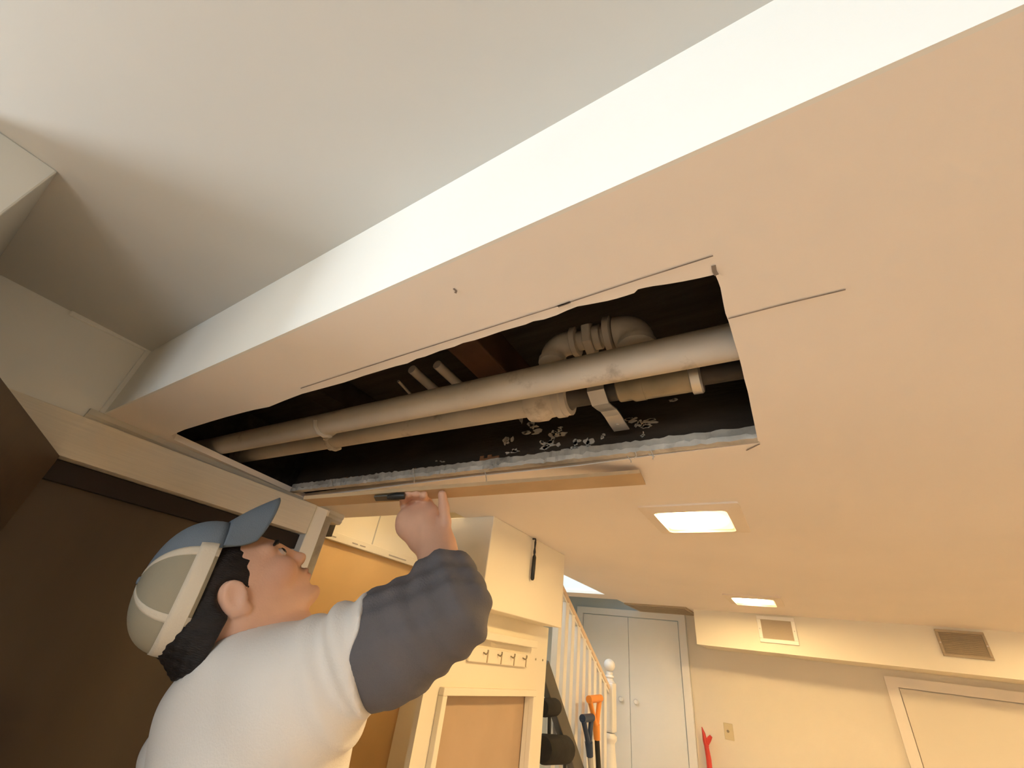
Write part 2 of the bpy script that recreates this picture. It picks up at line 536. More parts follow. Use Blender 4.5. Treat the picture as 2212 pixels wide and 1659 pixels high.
XW = -2.45
o0, o1 = on_x(953, 1500, XW), on_x(1143, 1508, XW)
fy0, fy1, fz1 = o0[1] + 0.02, o1[1], -0.335
wl = struct(MB().box((XW - 0.045, 2.86, fz1), (XW, 4.75, 0.275)).box((XW - 0.045, 2.86, ZF), (XW, fy0, fz1)).box((XW - 0.045, fy1, ZF), (XW, 4.75, fz1)).build('wall_cupboard', 'cream'))
wl['label'] = 'cream wall with a framed recess below the boxed bulkhead'
struct(box('wall_return', (-2.85, 4.66, 0.275), (-2.57, 4.75, ZL), 'cream'))
for (u, v) in ((1157, 1424), (1172, 1426)):
    c = on_x(u, v, XW)
    MB().lathe(W(c), [(0.004, 0), (0.004, 0.002), (0.002, 0.003)], 8, (1, 0, 0)).build('screw_head', 'brass', wl)
rc = empty('recessed_cupboard', W((XW, fy0, ZF)), 'open recess with raised cream frame and tan back in the cream wall', 'cupboard')
box('back_panel', (XW - 0.085, fy0 - 0.02, ZF), (XW - 0.055, fy1 + 0.02, fz1 + 0.02), 'tan', rc)
fr = 0.055
box('frame_top', (XW, fy0 - fr, fz1), (XW + 0.05, fy1 + fr, fz1 + 0.05), 'cream', rc, bevel=0.002)
box('frame_side', (XW, fy0 - fr, ZF), (XW + 0.05, fy0, fz1), 'cream', rc, bevel=0.002)
box('frame_side', (XW, fy1, ZF), (XW + 0.05, fy1 + fr, fz1), 'cream', rc, bevel=0.002)

sh = empty('wall_shelf', W((XW, 3.6, 0.09)), 'slim cream ledge shelf under the boxed bulkhead', 'shelf')
a, b = on_x(1048, 1372, XW + 0.1), on_x(1162, 1396, XW + 0.1)
box('ledge', (XW, a[1], a[2] - 0.03), (XW + 0.1, b[1], a[2] + 0.03), 'cream', sh, bevel=0.003)
rk = empty('hook_rack', W((XW, 3.3, -0.03)), 'cream key rack with small hooks below the ledge shelf', 'rack')
a, b = on_x(1015, 1412, XW + 0.03), on_x(1140, 1434, XW + 0.03)
box('back_plate', (XW, a[1], a[2] - 0.055), (XW + 0.03, b[1], a[2] + 0.055), 'cream', rk, bevel=0.003)
for k in range(4):
    y = a[1] + (b[1] - a[1]) * (0.2 + 0.23 * k)
    c = W((XW + 0.03, y, a[2] + 0.02))
    MB().tube([c, c + Vector((0.012, 0, -0.004)), c + Vector((0.018, 0, 0.002)), c + Vector((0.018, 0, 0.010))], 0.0025, 8).build('hook', 'brass', rk, True)
    box('divider', (XW + 0.03, y + 0.06, a[2] - 0.05), (XW + 0.036, y + 0.072, a[2] + 0.045), 'ventdark', rk)

hg = empty('pull_handle', W((-2.18, 3.79, 0.6)), 'black hanging pull handle against the cream boxed bulkhead', 'handle')
x = -2.165
p = [W((x, 3.785, z)) for z in (0.985, 0.95, 0.9, 0.86, 0.835)]
MB().tube(p, [0.002, 0.0045, 0.003, 0.0055, 0.004], 10).build('rod', 'black', hg, True)
MB().lathe(W((x, 3.79, 0.60)), [(0.004, 0), (0.0075, 0.006), (0.008, 0.04), (0.0075, 0.085), (0.004, 0.094)], 14).build('grip', 'black', hg, True)
MB().tube([W((-2.2, 3.785, 0.985)), W((x, 3.785, 0.985))], 0.003, 8).build('hook', 'black', hg, True)

# ------------------------------------------------------------------ stairwell
XS = -2.78
struct(box('wall_stairwell', (XA - 0.25, 4.6, 0.84), (XA - 0.05, 7.95, 7.2), 'bluegrey'))
struct(box('wall_stairwell', (XA - 0.2, 7.4, 1.05), (-2.6, 7.5, 7.2), 'white'))
struct(box('wall_stairwell', (-2.76, 4.7, 1.05), (-2.6, 7.35, 7.2), 'white'))
struct(box('ceiling', (-4.6, 7.85, 1.28), (-2.6, YF, 1.36), 'bluegrey'))
struct(box('wall_far', (-4.6, YF - 0.03, ZF), (-1.925, YF, 1.3), 'bluegrey'))
ld = struct(box('floor', (-4.6, 7.4, ZF), (-1.9, YF - 0.03, -2.95), 'floor'))
st = empty('staircase', W((-3.5, 7.4, -2.95)), 'white painted staircase climbing behind the baluster railing', 'stairs')
for k in range(4):
    box('step', (XA + 0.02, 7.3 - 0.55 * (k + 1), -2.95), (XS - 0.12, 7.3 - 0.55 * k, -2.95 + 0.40 * (k + 1) - 0.05), 'baluster', st)
box('outer_stringer', (XS - 0.12, 5.1, -2.95), (XS - 0.06, 7.35, -1.6), 'baluster', st)

rg = empty('stair_railing', W((XS, 7.45, -2.95)), 'white baluster stair railing with beige handrail and turned ball-top newel', 'railing')
h0, h1 = Vector((XS, 7.47, -0.27)), Vector((XS, 5.55, 0.90))
MB().beam(W(h0), W(h1), 0.032, 0.026).build('handrail', 'rail', rg, bevel=0.006)
MB().beam(W(h0 - Vector((0, 0, 0.055))), W(h1 - Vector((0, 0, 0.055))), 0.02, 0.012).build('fillet', 'baluster', rg)
for k in range(9):
    y = 7.27 - 0.205 * k
    f = (7.47 - y) / (7.47 - 5.55)
    zt = -0.27 + f * 1.17 - 0.06
    zb = -2.95 + 0.40 * int((7.3 - y) / 0.55 + 1) - 0.05 if y < 7.3 else -2.95
    box('baluster', (XS - 0.045, y - 0.05, zb), (XS + 0.045, y + 0.05, zt), 'baluster', rg, bevel=0.003)
nb = W((XS, 7.55, -2.95))
U = S
newel = MB().lathe(nb + Vector((0, 0, 1.55 * U)), [(0.030, 0), (0.038, 0.02), (0.030, 0.04), (0.034, 0.06), (0.042, 0.12), (0.040, 0.22), (0.031, 0.30), (0.030, 0.32), (0.040, 0.335), (0.040, 0.35), (0.031, 0.365)], 20)
q = W((XS, 7.55, -0.47))
zc = q[2] - nb[2]
newel = MB()
newel.lathe(nb, [(0.045, 0), (0.045, zc - 0.52), (0.033, zc - 0.50), (0.044, zc - 0.48), (0.030, zc - 0.455), (0.040, zc - 0.38), (0.041, zc - 0.30), (0.030, zc - 0.19),
                 (0.030, zc - 0.18), (0.042, zc - 0.165), (0.042, zc - 0.15), (0.030, zc - 0.135)], 24)
o = newel.build('newel_post', 'baluster', rg, True)
nt2 = MB()
nt2.box((XS - 0.085, 7.465, -0.80), (XS + 0.085, 7.635, -0.20))
nt2.build('newel_block', 'baluster', rg, bevel=0.008)
zt = -0.20
c = W((XS, 7.55, zt))
nt3 = MB().lathe(c, [(0.034, 0), (0.024, 0.012), (0.020, 0.02), (0.028, 0.026), (0.028, 0.032), (0.018, 0.038), (0.021, 0.046), (0.021, 0.051), (0.014, 0.056)], 24)
bp = [(0.034 * math.sin(math.pi * k / 12) + 0.0005, 0.054 + 0.034 * (1 - math.cos(math.pi * k / 12))) for k in range(13)]
nt3.lathe(c, bp, 24)
nt3.build('newel_finial', 'baluster', rg, True)

# ------------------------------------------------------------------ closet doors at the far wall
YC = YF - 0.03
cx0, cx1 = -3.96, -2.07
ct = 0.865
cd = struct(box('door_3', (cx0, YC - 0.025, -2.95), ((cx0 + cx1) / 2 - 0.006, YC, ct), 'white'))
cd['label'] = 'left leaf of the white closet doors at the far end'
cd2 = struct(box('door_4', ((cx0 + cx1) / 2 + 0.006, YC - 0.025, -2.95), (cx1, YC, ct), 'white'))
cd2['label'] = 'right leaf of the white closet doors at the far end'
for dd, (u, v) in ((cd, (1343, 1510)), (cd2, (1376, 1516))):
    k = on_y(u, v, YC - 0.03)
    MB().lathe(W((k[0], YC - 0.025, k[2])), [(0.008, 0), (0.007, 0.01), (0.016, 0.018), (0.018, 0.026), (0.012, 0.034)], 16, (0, -1, 0)).build('door_knob', 'white', dd, True)
tr = struct(MB().box((cx0 - 0.14, YC - 0.06, -2.95), (cx0 - 0.015, YC, ct + 0.13)).box((cx1 + 0.02, YC - 0.06, -2.95), (cx1 + 0.145, YC, ct + 0.13)).box((cx0 - 0.015, YC - 0.06, ct + 0.015), (cx1 + 0.02, YC, ct + 0.13)).build('trim_5', 'white'))
tr['label'] = 'white casing around the closet doors'
# dark gap behind the casing
# ------------------------------------------------------------------ soffit along the far wall
sf = struct(box('wall_soffit', (-1.6, 8.415, 0.487), (5.0, YF, ZL), 'cream'))
sf['label'] = 'cream soffit box with two vents along the far wall'

# right door
rx0, rx1, rt = 0.955, 2.75, 0.262
rd = struct(box('door_5', (rx0, YF - 0.03, ZF), (rx1, YF, rt), 'wall'))
rd['label'] = 'flat beige door under the soffit at right'
tr = struct(MB().box((rx0 - 0.145, YF - 0.06, ZF), (rx0 - 0.012, YF, rt + 0.135)).box((rx1 + 0.012, YF - 0.06, ZF), (rx1 + 0.145, YF, rt + 0.135)).box((rx0 - 0.012, YF - 0.06, rt + 0.012), (rx1 + 0.012, YF, rt + 0.135)).build('trim_6', 'casing'))
tr['label'] = 'beige casing around the door at right'


# ------------------------------------------------------------------ vents
def vent(x0, x1, z0, z1, b, label, frame_m, slats, sm='ventdark'):
    t = empty('wall_vent', W(((x0 + x1) / 2, 8.415, z0)), label, 'vent', None)
    fy = 8.415 - 0.03
    f = MB().box((x0, fy, z0), (x1, 8.415, z0 + b)).box((x0, fy, z1 - b), (x1, 8.415, z1)).box((x0, fy, z0 + b), (x0 + b, 8.415, z1 - b)).box((x1 - b, fy, z0 + b), (x1, 8.415, z1 - b))
    f.build('frame', frame_m, t, bevel=0.002)
    box('duct_back', (x0 + b, 8.410, z0 + b), (x1 - b, 8.414, z1 - b), 'shaft', t)
    for k in range(slats):
        z = z0 + b + (z1 - z0 - 2 * b) * (k + 0.5) / slats
        d = (z1 - z0 - 2 * b) / slats * 0.62
        vs = [W((xx, yy, zz)) for xx in (x0 + b, x1 - b) for yy, zz in ((fy + 0.004, z - d), (fy + 0.008, z - d), (8.408, z + d), (8.404, z + d))]
        mesh_obj('slat', vs, [(0, 1, 2, 3), (7, 6, 5, 4), (0, 4, 5, 1), (1, 5, 6, 2), (2, 6, 7, 3), (3, 7, 4, 0)], sm, t)
    for xx in (x0 + b / 2, x1 - b / 2):
        MB().lathe(W((xx, fy, (z0 + z1) / 2)), [(0.0035, 0), (0.0035, 0.0015), (0.001, 0.002)], 10, (0, -1, 0)).build('screw', 'steel', t)
    return t


vent(-0.665, -0.155, 0.612, 0.975, 0.052, 'white framed square vent on the soffit under the far ceiling light', 'vent', 12, 'ventlight')
vent(1.43, 1.90, 0.66, 0.965, 0.03, 'tan square vent farther right on the soffit', 'ventdark', 12)

# grille in the low ceiling before the closet doors
cv = empty('ceiling_vent', W((-2.2, 8.6, ZL)), 'dark slatted grille in the low ceiling before the closet doors', 'vent')
box('duct_back', (-2.70, 8.25, ZL - 0.006), (-1.72, 9.1, ZL - 0.001), 'shaft', cv)
for k in range(9):
    y = 8.27 + k * 0.1
    box('slat', (-2.70, y, ZL - 0.02), (-1.72, y + 0.035, ZL - 0.006), 'ventdark', cv)
MB().box((-2.74, 8.2, ZL - 0.022), (-1.68, 8.25, ZL)).box((-2.74, 9.1, ZL - 0.022), (-1.68, 9.15, ZL)).box((-2.74, 8.25, ZL - 0.022), (-2.70, 9.1, ZL)).box((-1.72, 8.25, ZL - 0.022), (-1.68, 9.1, ZL)).build('frame', 'ventdark', cv)


# ------------------------------------------------------------------ recessed lamps
def rrect(x0, x1, y0, y1, r, z, n=5):
    out = []
    for cx, cy, a0 in ((x1 - r, y1 - r, 0), (x0 + r, y1 - r, 90), (x0 + r, y0 + r, 180), (x1 - r, y0 + r, 270)):
        for k in range(n + 1):
            a = math.radians(a0 + 90 * k / n)
            out.append(W((cx + r * math.cos(a), cy + r * math.sin(a), z)))
    return out


def lamp(x0, x1, y0, y1, label, group=None, m='lamp'):
    t = empty('ceiling_light', W(((x0 + x1) / 2, (y0 + y1) / 2, ZL)), label, 'lamp', group)
    b = 0.10
    inn, mid, out = rrect(x0, x1, y0, y1, 0.035, ZL - 0.012), rrect(x0 - 0.012, x1 + 0.012, y0 - 0.012, y1 + 0.012, 0.04, ZL - 0.03), rrect(x0 - b, x1 + b, y0 - b, y1 + b, 0.02, ZL - 0.012)
    top = rrect(x0 - b, x1 + b, y0 - b, y1 + b, 0.02, ZL)
    n = len(inn)
    vs = inn + mid + out + top
    fs = []
    for a in range(3):
        fs += [(a * n + i, a * n + (i + 1) % n, (a + 1) * n + (i + 1) % n, (a + 1) * n + i) for i in range(n)]
    mesh_obj('frame', vs, fs, 'lampframe', t)
    mesh_obj('diffuser', rrect(x0, x1, y0, y1, 0.035, ZL - 0.013), [tuple(range(n - 1, -1, -1))], m, t)
    return t


lamp(-0.785, -0.325, 3.08, 3.57, 'square recessed ceiling light nearest the cut-open hole')
lamp(-0.785, -0.315, 6.76, 7.35, 'square recessed ceiling light farther off, above the white framed vent')
ZL_ = ZL
ZL = 1.62
lamp(-3.45, -3.05, 3.05, 3.45, 'assumed square ceiling light inside the alcove above the ochre panel', m='lamp_dim')  # hidden lamp, assumed from the warm light in the alcove
ZL = ZL_
lamp(2.75, 3.21, 3.08, 3.57, 'assumed square recessed ceiling light out at the right side')  # lamp out of view, assumed from the yellow glow at right
lamp(2.75, 3.21, 6.76, 7.35, 'assumed square recessed ceiling light at the far right corner')  # also unseen and assumed, for the bright right end of the soffit

# ------------------------------------------------------------------ switch plate, red bar, tools, exercise frame
pl = empty('wall_plate', W((-1.38, YF, -0.63)), 'ivory wall plate with a small brass socket on the far wall', 'switch')
a, b = on_y(1561, 1560, YF), on_y(1587, 1601, YF)
box('cover', (a[0] + 0.01, YF - 0.016, b[2]), (b[0], YF, a[2]), 'plate', pl, bevel=0.002)
c = on_y(1573, 1579.5, YF)
MB().lathe(W((c[0], YF - 0.016, c[2])), [(0.0075, 0), (0.0075, 0.004), (0.005, 0.008), (0.003, 0.012)], 12, (0, -1, 0)).build('socket', 'brass', pl, True)

rb = empty('pry_bar', W((-1.62, 8.9, -2.5)), 'red crowbar with angled claw leaning near the wall plate', 'crowbar')
yb = 9.16
P1 = [Vector(on_y(u, v, y)) for u, v, y in ((1526, 1612, yb), (1531, 1640, yb - 0.03), (1534, 1670, yb - 0.07), (1537, 1760, yb - 0.2), (1540, 1900, yb - 0.4))]
MB().tube([W(q) for q in P1], [0.014, 0.016, 0.016, 0.015, 0.014], 8).build('shaft', 'red', rb, True)
P2 = [on_y(u, v, y) for u, v, y in ((1516, 1570, yb), (1520, 1584, yb), (1523, 1600, yb), (1527, 1614, yb))]
MB().tube([W(q) for q in P2], [0.002, 0.010, 0.014, 0.015], 8).build('claw', 'red', rb, True)
P3 = [on_y(u, v, y) for u, v, y in ((1527, 1606, yb), (1532, 1596, yb), (1536, 1590, yb))]
MB().tube([W(q) for q in P3], [0.014, 0.014, 0.009], 8).build('striking_nub', 'red', rb, True)


def d_handle(name, px, y, m, shaft_m, label, cat, wdt):
    """D-grip tool standing up before the railing; px = (left top, right top, throat, shaft foot)"""
    l, r_, th, ft = [Vector(on_x(u, v, y)) for u, v in px]
    t = empty(name, W((ft.x, ft.y, -3.0)), label, cat)
    mid = (l + r_) / 2
    MB().tube([W(l), W(r_)], 0.017, 12).build('grip', m, t, True)
    for e in (l, r_):
        b = e + (mid - e) * 0.12
        MB().tube([W(b), W(b + (th - b) * 0.5), W(th + (e - th) * 0.05), W(th - (mid - th) * 0.1)], [0.013, 0.012, 0.013, 0.015], 10).build('fork', m, t, True)
    d = (ft - th)
    MB().tube([W(th + (mid - th) * 0.12), W(th + d * 0.3)], [0.019, 0.016], 12).build('socket', m, t, True)
    MB().tube([W(th + d * 0.2), W(ft), W(ft + d * 2.4)], 0.013, 10).build('shaft', shaft_m, t, True)
    return t


d_handle('snow_shovel', ((1272, 1511), (1297, 1508), (1288, 1572), (1293, 1659)), XS + 0.22, 'orange', 'black', 'orange D-grip shovel with a black shaft leaning on the stair railing', 'shovel', 0.1)
d_handle('garden_spade', ((1258, 1552), (1279, 1550), (1272, 1610), (1280, 1690)), XS + 0.24, 'navy', 'greyshaft', 'navy blue D-grip spade with a grey shaft beside the orange shovel', 'spade', 0.1)

ex = empty('exercise_bench', W((-2.6, 6.3, ZF)), 'dark grey sloping exercise bench frame with two black foam pads', 'exercise bench')
xe = XS + 0.13
e0, e1 = Vector(on_x(1172, 1440, xe)), Vector(on_x(1245, 1659, xe))
MB().beam(W(e0), W(e1 + (e1 - e0) * 1.2), 0.035, 0.075, up=(0, 0, 1)).build('beam', 'frame', ex, bevel=0.004)
xq = xe + 0.08
for (u0, v0, u1, v1, rr) in ((1172, 1529, 1202, 1527, 0.033), (1172, 1618, 1224, 1619, 0.050)):
    a, b = Vector(on_x(u0, v0, xq)), Vector(on_x(u1, v1, xq))
    d = (W(b) - W(a))
    L = d.length
    MB().lathe(W(a), [(rr * 0.85, 0), (rr, 0.012), (rr, L - 0.02), (rr * 0.9, L - 0.006), (rr * 0.6, L)], 18, d).build('foam_pad', 'foam', ex, True)
a, b = on_x(1187, 1535, xq), on_x(1186, 1612, xq)
MB().tube([W(a), W((np.array(a) + b) / 2), W(b)], 0.008, 8).build('strut', 'black', ex, True)
a, b = on_x(1220, 1630, xq), on_x(1220, 1700, xq)
MB().tube([W(a), W(b)], 0.008, 8).build('strut', 'black', ex, True)

# ================================================================== CAVITY CONTENTS
# far side plank with plaster splashes
pk = empty('side_plank', W((-2, 2.14, 1.07)), 'dark brown plank along the far side of the open ceiling cavity', 'plank')
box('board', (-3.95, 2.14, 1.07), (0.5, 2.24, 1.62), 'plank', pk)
rng = random.Random(3)


def blob(cx, cz, w, h, y=2.14):
    n = 9
    ph = rng.random() * 6
    vs = [W((cx + w * math.cos(2 * math.pi * k / n + ph) * rng.uniform(0.45, 1.2), y - 0.006, cz + h * math.sin(2 * math.pi * k / n + ph) * rng.uniform(0.45, 1.2))) for k in range(n)]
    vs += [(v[0], W((0, y, 0))[1], v[2]) for v in vs]
    return vs, [tuple(range(n))] + [(k, k + n, (k + 1) % n + n, (k + 1) % n) for k in range(n)]


sb = MB()
for (u, v, w, h) in ((1095, 953, 0.03, 0.018), (1140, 935, 0.05, 0.014), (1150, 918, 0.03, 0.022), (1195, 945, 0.05, 0.016), (1205, 930, 0.025, 0.014), (1240, 969, 0.055, 0.014), (1185, 963, 0.045, 0.013), (1175, 955, 0.02, 0.01),
                     (1110, 975, 0.04, 0.012), (1105, 988, 0.02, 0.008), (1365, 905, 0.03, 0.010), (1390, 912, 0.045, 0.012), (1400, 920, 0.03, 0.01), (1375, 913, 0.02, 0.01), (1300, 942, 0.015, 0.01), (1245, 955, 0.02, 0.02),
                     (1125, 905, 0.02, 0.02), (1280, 960, 0.03, 0.02), (1390, 940, 0.012, 0.008), (955, 997, 0.03, 0.004), (945, 995, 0.015, 0.004), (1455, 863, 0.02, 0.008)):
    p = on_y(u, v, 2.135)
    for j in range(5):
        sb.add(*blob(p[0] + rng.gauss(0, w * 0.7), p[2] + rng.gauss(0, h * 0.8), w * rng.uniform(0.3, 1.0), h * rng.uniform(0.4, 1.3)))
so = sb.build('plaster_splash', 'splotch', pk)
so['kind'] = 'stuff'
wb = MB()
for (u0, v0, u1, v1) in ((1035, 1003, 1080, 978), (740, 1040, 790, 1024), (890, 1030, 905, 1008), (660, 1052, 700, 1042), (790, 1036, 830, 1029)):
    p, q = on_y(u0, v0, 2.135), on_y(u1, v1, 2.135)
    xs = np.linspace(p[0], q[0], 6)
    for i in range(5):
        z1 = q[2] - rng.random() * 0.6 * (q[2] - p[2])
        wb.box((xs[i], 2.130, 1.06), (xs[i + 1], 2.14, z1))
wo = wb.build('bare_wood_patch', 'oldwood', pk)
wo['kind'] = 'stuff'

# plaster edge along the far side of the hole
pe = empty('plaster_edge', W((-2, 2.1, 1.0)), 'broken grey-white plaster strip along the far edge of the ceiling hole', 'plaster strip')


def ragged_strip(name, y0, y1, z0, z1, m, n=150, x0=-3.92, x1=-0.02, amp=0.004):
    vs, fs = [], []
    for i in range(n + 1):
        x = x0 + (x1 - x0) * i / n
        dy, dz, db = rng.gauss(0, amp), rng.gauss(0, amp), rng.gauss(0, amp * 0.5)
        vs += [W((x, y0 + dy, z0 + db)), W((x, y0 + dy, z1 + dz)), W((x, y1, z1 + dz)), W((x, y1, z0))]
    for i in range(n):
        k = 4 * i
        fs += [(k, k + 4, k + 5, k + 1), (k + 1, k + 5, k + 6, k + 2), (k + 3, k + 2, k + 6, k + 7), (k, k + 3, k + 7, k + 4)]
    fs += [(0, 1, 2, 3), (4 * n + 3, 4 * n + 2, 4 * n + 1, 4 * n)]
    return mesh_obj(name, vs, fs, m, pe)


ragged_strip('finish_coat', 2.085, 2.136, 1.0, 1.028, 'plaster')
ragged_strip('base_coat', 2.10, 2.136, 1.028, 1.075, 'lath', amp=0.003)
wbm = MB()
for (u, v, du, dv) in ((1047, 1016, 3, 32), (1355, 985, 8, 14), (1372, 975, -2, 14), (1405, 972, 5, 20), (1400, 980, 14, 6), (1035, 1018, 22, -6), (893, 1012, 2, 30), (715, 1035, 3, 14)):
    p, q = on_y(u, v, 2.08), on_y(u + du, v + dv, 2.07)
    md = (np.array(p) + q) / 2 + np.array([0.01, 0, -0.01])
    wbm.tube([W(p), W(md), W(q)], [0.0012, 0.0009, 0.0014], 6)
wo = wbm.build('hanging_fibre', 'web', pe)
wo['kind'] = 'stuff'


# joists
def joist(a, b, m, label):
    t = empty('joist', W(((a[0] + b[0]) / 2, (a[1] + b[1]) / 2, a[2])), label, 'joist')
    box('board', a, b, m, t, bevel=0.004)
    return t


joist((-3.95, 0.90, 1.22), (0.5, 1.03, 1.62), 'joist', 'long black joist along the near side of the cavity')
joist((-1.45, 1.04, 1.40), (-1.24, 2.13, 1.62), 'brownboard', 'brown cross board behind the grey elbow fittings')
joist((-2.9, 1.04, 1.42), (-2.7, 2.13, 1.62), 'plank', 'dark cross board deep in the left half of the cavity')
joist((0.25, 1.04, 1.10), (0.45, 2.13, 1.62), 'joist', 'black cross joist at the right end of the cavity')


nj = [o for o in bpy.data.objects if o.name == 'joist'][0]
sb = MB()
for (u, v) in ((1148, 728), (1112, 745), (1125, 742), (1140, 738), (1030, 764), (1022, 768), (885, 788), (905, 783), (1035, 762)):
    p = on_z(u, v, 1.219)
    if 0.9 < p[1] < 1.03 or True:
        w_ = rng.uniform(0.01, 0.03)
        yy = min(max(p[1], 0.91), 1.02)
        sb.box((p[0] - w_, yy - 0.008, 1.212), (p[0] + w_, yy + 0.008, 1.22))
so = sb.build('plaster_crumb', 'splotch', nj)
so['kind'] = 'stuff'


# pipes
def axis_pts(z, ca, cb, x):
    """point at x on the line whose two pixel points lie in plane z"""
    a, b = on_z(*ca, z), on_z(*cb, z)
    t = (x - a[0]) / (b[0] - a[0])
    return Vector(a + (b - a) * t)


pp = empty('insulated_pipe', W((-1.5, 1.45, 1.13)), 'long dusty white pipe, nearer one, running the length of the cavity', 'pipe')
ca, cb, zp = (1000, 856), (1584, 738), 1.13
R1 = 0.076 * S
MB().tube([W(axis_pts(zp, ca, cb, x)) for x in (-4.3, -3, -1.5, 0.1)], R1, 24).build('pipe_run', 'pipe', pp, True)

p2 = empty('drain_pipe', W((-2, 1.7, 1.2)), 'second dusty pipe with ribbed coupling and dark threaded end behind the nearer pipe', 'pipe')
ca2, cb2, z2 = (600, 970), (1187, 868), 1.2
ax2 = lambda x: W(axis_pts(z2, ca2, cb2, x))
axd = (ax2(0) - ax2(-1)).normalized()
xs2 = lambda u: axis_on(u)


def axis_on(u):
    """x on the second pipe's axis seen at pixel column u"""
    lo, hi = -4.0, 0.4
    for _ in range(40):
        md = (lo + hi) / 2
        p = axis_pts(z2, ca2, cb2, md)
        c = ROT @ np.array(p)
        if F * c[0] / c[2] + 1106 < u:
            lo = md
        else:
            hi = md
    return lo


R2 = 0.068 * S


def seg2(name, u0, u1, prof, m):
    a, b = ax2(axis_on(u0)), ax2(axis_on(u1))
    L = (b - a).length
    return MB().lathe(a, [(r * S, t * L) for r, t in prof], 22, (b - a)).build(name, m, p2, True)


MB().tube([ax2(-4.3), ax2(-2.5), ax2(axis_on(1150))], R2, 22).build('pipe_run', 'pipe', p2, True)
seg2('coupling', 1143, 1202, [(0.07, 0), (0.098, 0.05), (0.105, 0.25), (0.105, 0.6), (0.092, 0.72), (0.088, 1)], 'pipe')
seg2('coupling_collar', 1202, 1233, [(0.088, 0), (0.10, 0.05), (0.10, 0.55), (0.094, 0.6), (0.094, 0.95), (0.07, 1)], 'fitting')
seg2('threaded_end', 1230, 1338, [(0.075, 0), (0.055, 0.1), (0.055, 1)], 'darkpipe')
seg2('reducer', 1335, 1392, [(0.06, 0), (0.066, 0.05), (0.066, 0.5), (0.075, 0.6), (0.075, 1)], 'brass')
seg2('brass_run', 1385, 1495, [(0.072, 0), (0.072, 1)], 'brass')
seg2('end_collar', 1490, 1516, [(0.07, 0), (0.085, 0.1), (0.085, 0.85), (0.078, 1)], 'steel')
MB().tube([ax2(axis_on(1510)), ax2(0.2)], 0.05 * S, 16).build('stub', 'darkpipe', p2, True)

# strap clamp
sc = empty('strap_clamp', W((-0.8, 1.9, 1.15)), 'bright bent metal strap hanging the dark threaded pipe end', 'strap')
xs = axis_on(1300)
cc = axis_pts(z2, ca2, cb2, xs)
prof = [(cc.y - 0.105, cc.z + 0.06), (cc.y - 0.09, cc.z - 0.04), (cc.y - 0.02, cc.z - 0.085), (cc.y + 0.05, cc.z - 0.07), (cc.y + 0.10, cc.z - 0.055), (cc.y + 0.16, cc.z - 0.055), (cc.y + 0.24, cc.z - 0.065), (cc.y + 0.31, cc.z - 0.07)]
vs, fs = [], []
for i, (y, z) in enumerate(prof):
    for dx in (-0.045, 0.045):
        vs += [W((xs + dx, y, z)), W((xs + dx, y, z + 0.008))]
for i in range(len(prof) - 1):
    k = 4 * i
    fs += [(k, k + 2, k + 6, k + 4), (k + 1, k + 5, k + 7, k + 3), (k, k + 4, k + 5, k + 1), (k + 2, k + 3, k + 7, k + 6)]
mesh_obj('band', vs, fs, 'steel', sc)
MB().lathe(W((xs, prof[6][0], prof[6][1] + 0.0)), [(0.004, 0), (0.004, 0.002), (0.002, 0.003)], 10, (0, 0, -1)).build('screw', 'steel', sc)

# wire hanger joining both pipes
hgz = empty('pipe_hanger', W((-2.4, 1.6, 1.12)), 'white cobwebbed hanger strap joining the two long pipes', 'hanger')


def axis1_on(u):
    lo, hi = -4.0, 0.1
    for _ in range(40):
        md = (lo + hi) / 2
        c = ROT @ np.array(axis_pts(zp, ca, cb, md))
        if F * c[0] / c[2] + 1106 < u:
            lo = md
        else:
            hi = md
    return lo


x1h, x2h = axis1_on(705), axis_on(724)
a1, a2 = axis_pts(zp, ca, cb, x1h), axis_pts(z2, ca2, cb2, x2h)
pts = []
for t in range(7):
    an = math.radians(-170 + 30 * t)
    pts.append(W(a1 + Vector((0, math.cos(an) * 0.082, math.sin(an) * 0.082))))
for t in range(5):
    an = math.radians(-160 + 32 * t)
    pts.append(W(a2 + Vector((0, math.cos(an) * 0.08, math.sin(an) * 0.08))))
MB().tube(pts, 0.0065, 8).build('strap_wire', 'splotch', hgz, True)
for q in (pts[4], pts[7], pts[9]):
    MB().lathe(q, [(0.003, -0.006), (0.009, -0.003), (0.008, 0.004), (0.003, 0.007)], 10, (0.2, 0.3, -1)).build('lump', 'splotch', hgz, True)

# elbow fittings
ef = empty('elbow_fitting', W((-0.8, 1.45, 1.3)), 'dusty pipe union with two rounded elbows above the nearer pipe', 'pipe fitting')
ze = 1.34
E = lambda u, v: W(on_z(u, v, ze))
a, b = E(1195, 785), E(1222, 750)
k = 0.062 * S
c1, c2 = E(1226, 742), E(1340, 718)
dv = (c2 - c1).normalized()
perp = Vector((-dv.y, dv.x, 0))
if perp.y < 0:
    perp = -perp
er = 0.030


def elbow(c, d, name, rr):
    arc = [c - d * 0.01]
    for t in range(9):
        an = math.radians(90 * t / 8)
        arc.append(c + Vector((0, 0, -er)) + d * er * math.sin(an) + Vector((0, 0, er * math.cos(an))))
    arc.append(arc[-1] + Vector((0, 0, -0.003)))
    arc.append(arc[-1] + Vector((0, 0, -0.001)))
    arc.append(arc[-1] + Vector((0, 0, -0.010)))
    return MB().tube(arc, [rr] * 10 + [rr, rr * 1.13, rr * 1.13], 20).build(name, 'fitting', ef, True)


elbow(c1, -dv, 'left_elbow', k)
LL = (c2 - c1).length


def efs(name, t0, t1, prof):
    a, b = c1 + (c2 - c1) * t0, c1 + (c2 - c1) * t1
    L = (b - a).length
    return MB().lathe(a, [(r * S, t * L) for r, t in prof], 18, b - a).build(name, 'fitting', ef, True)


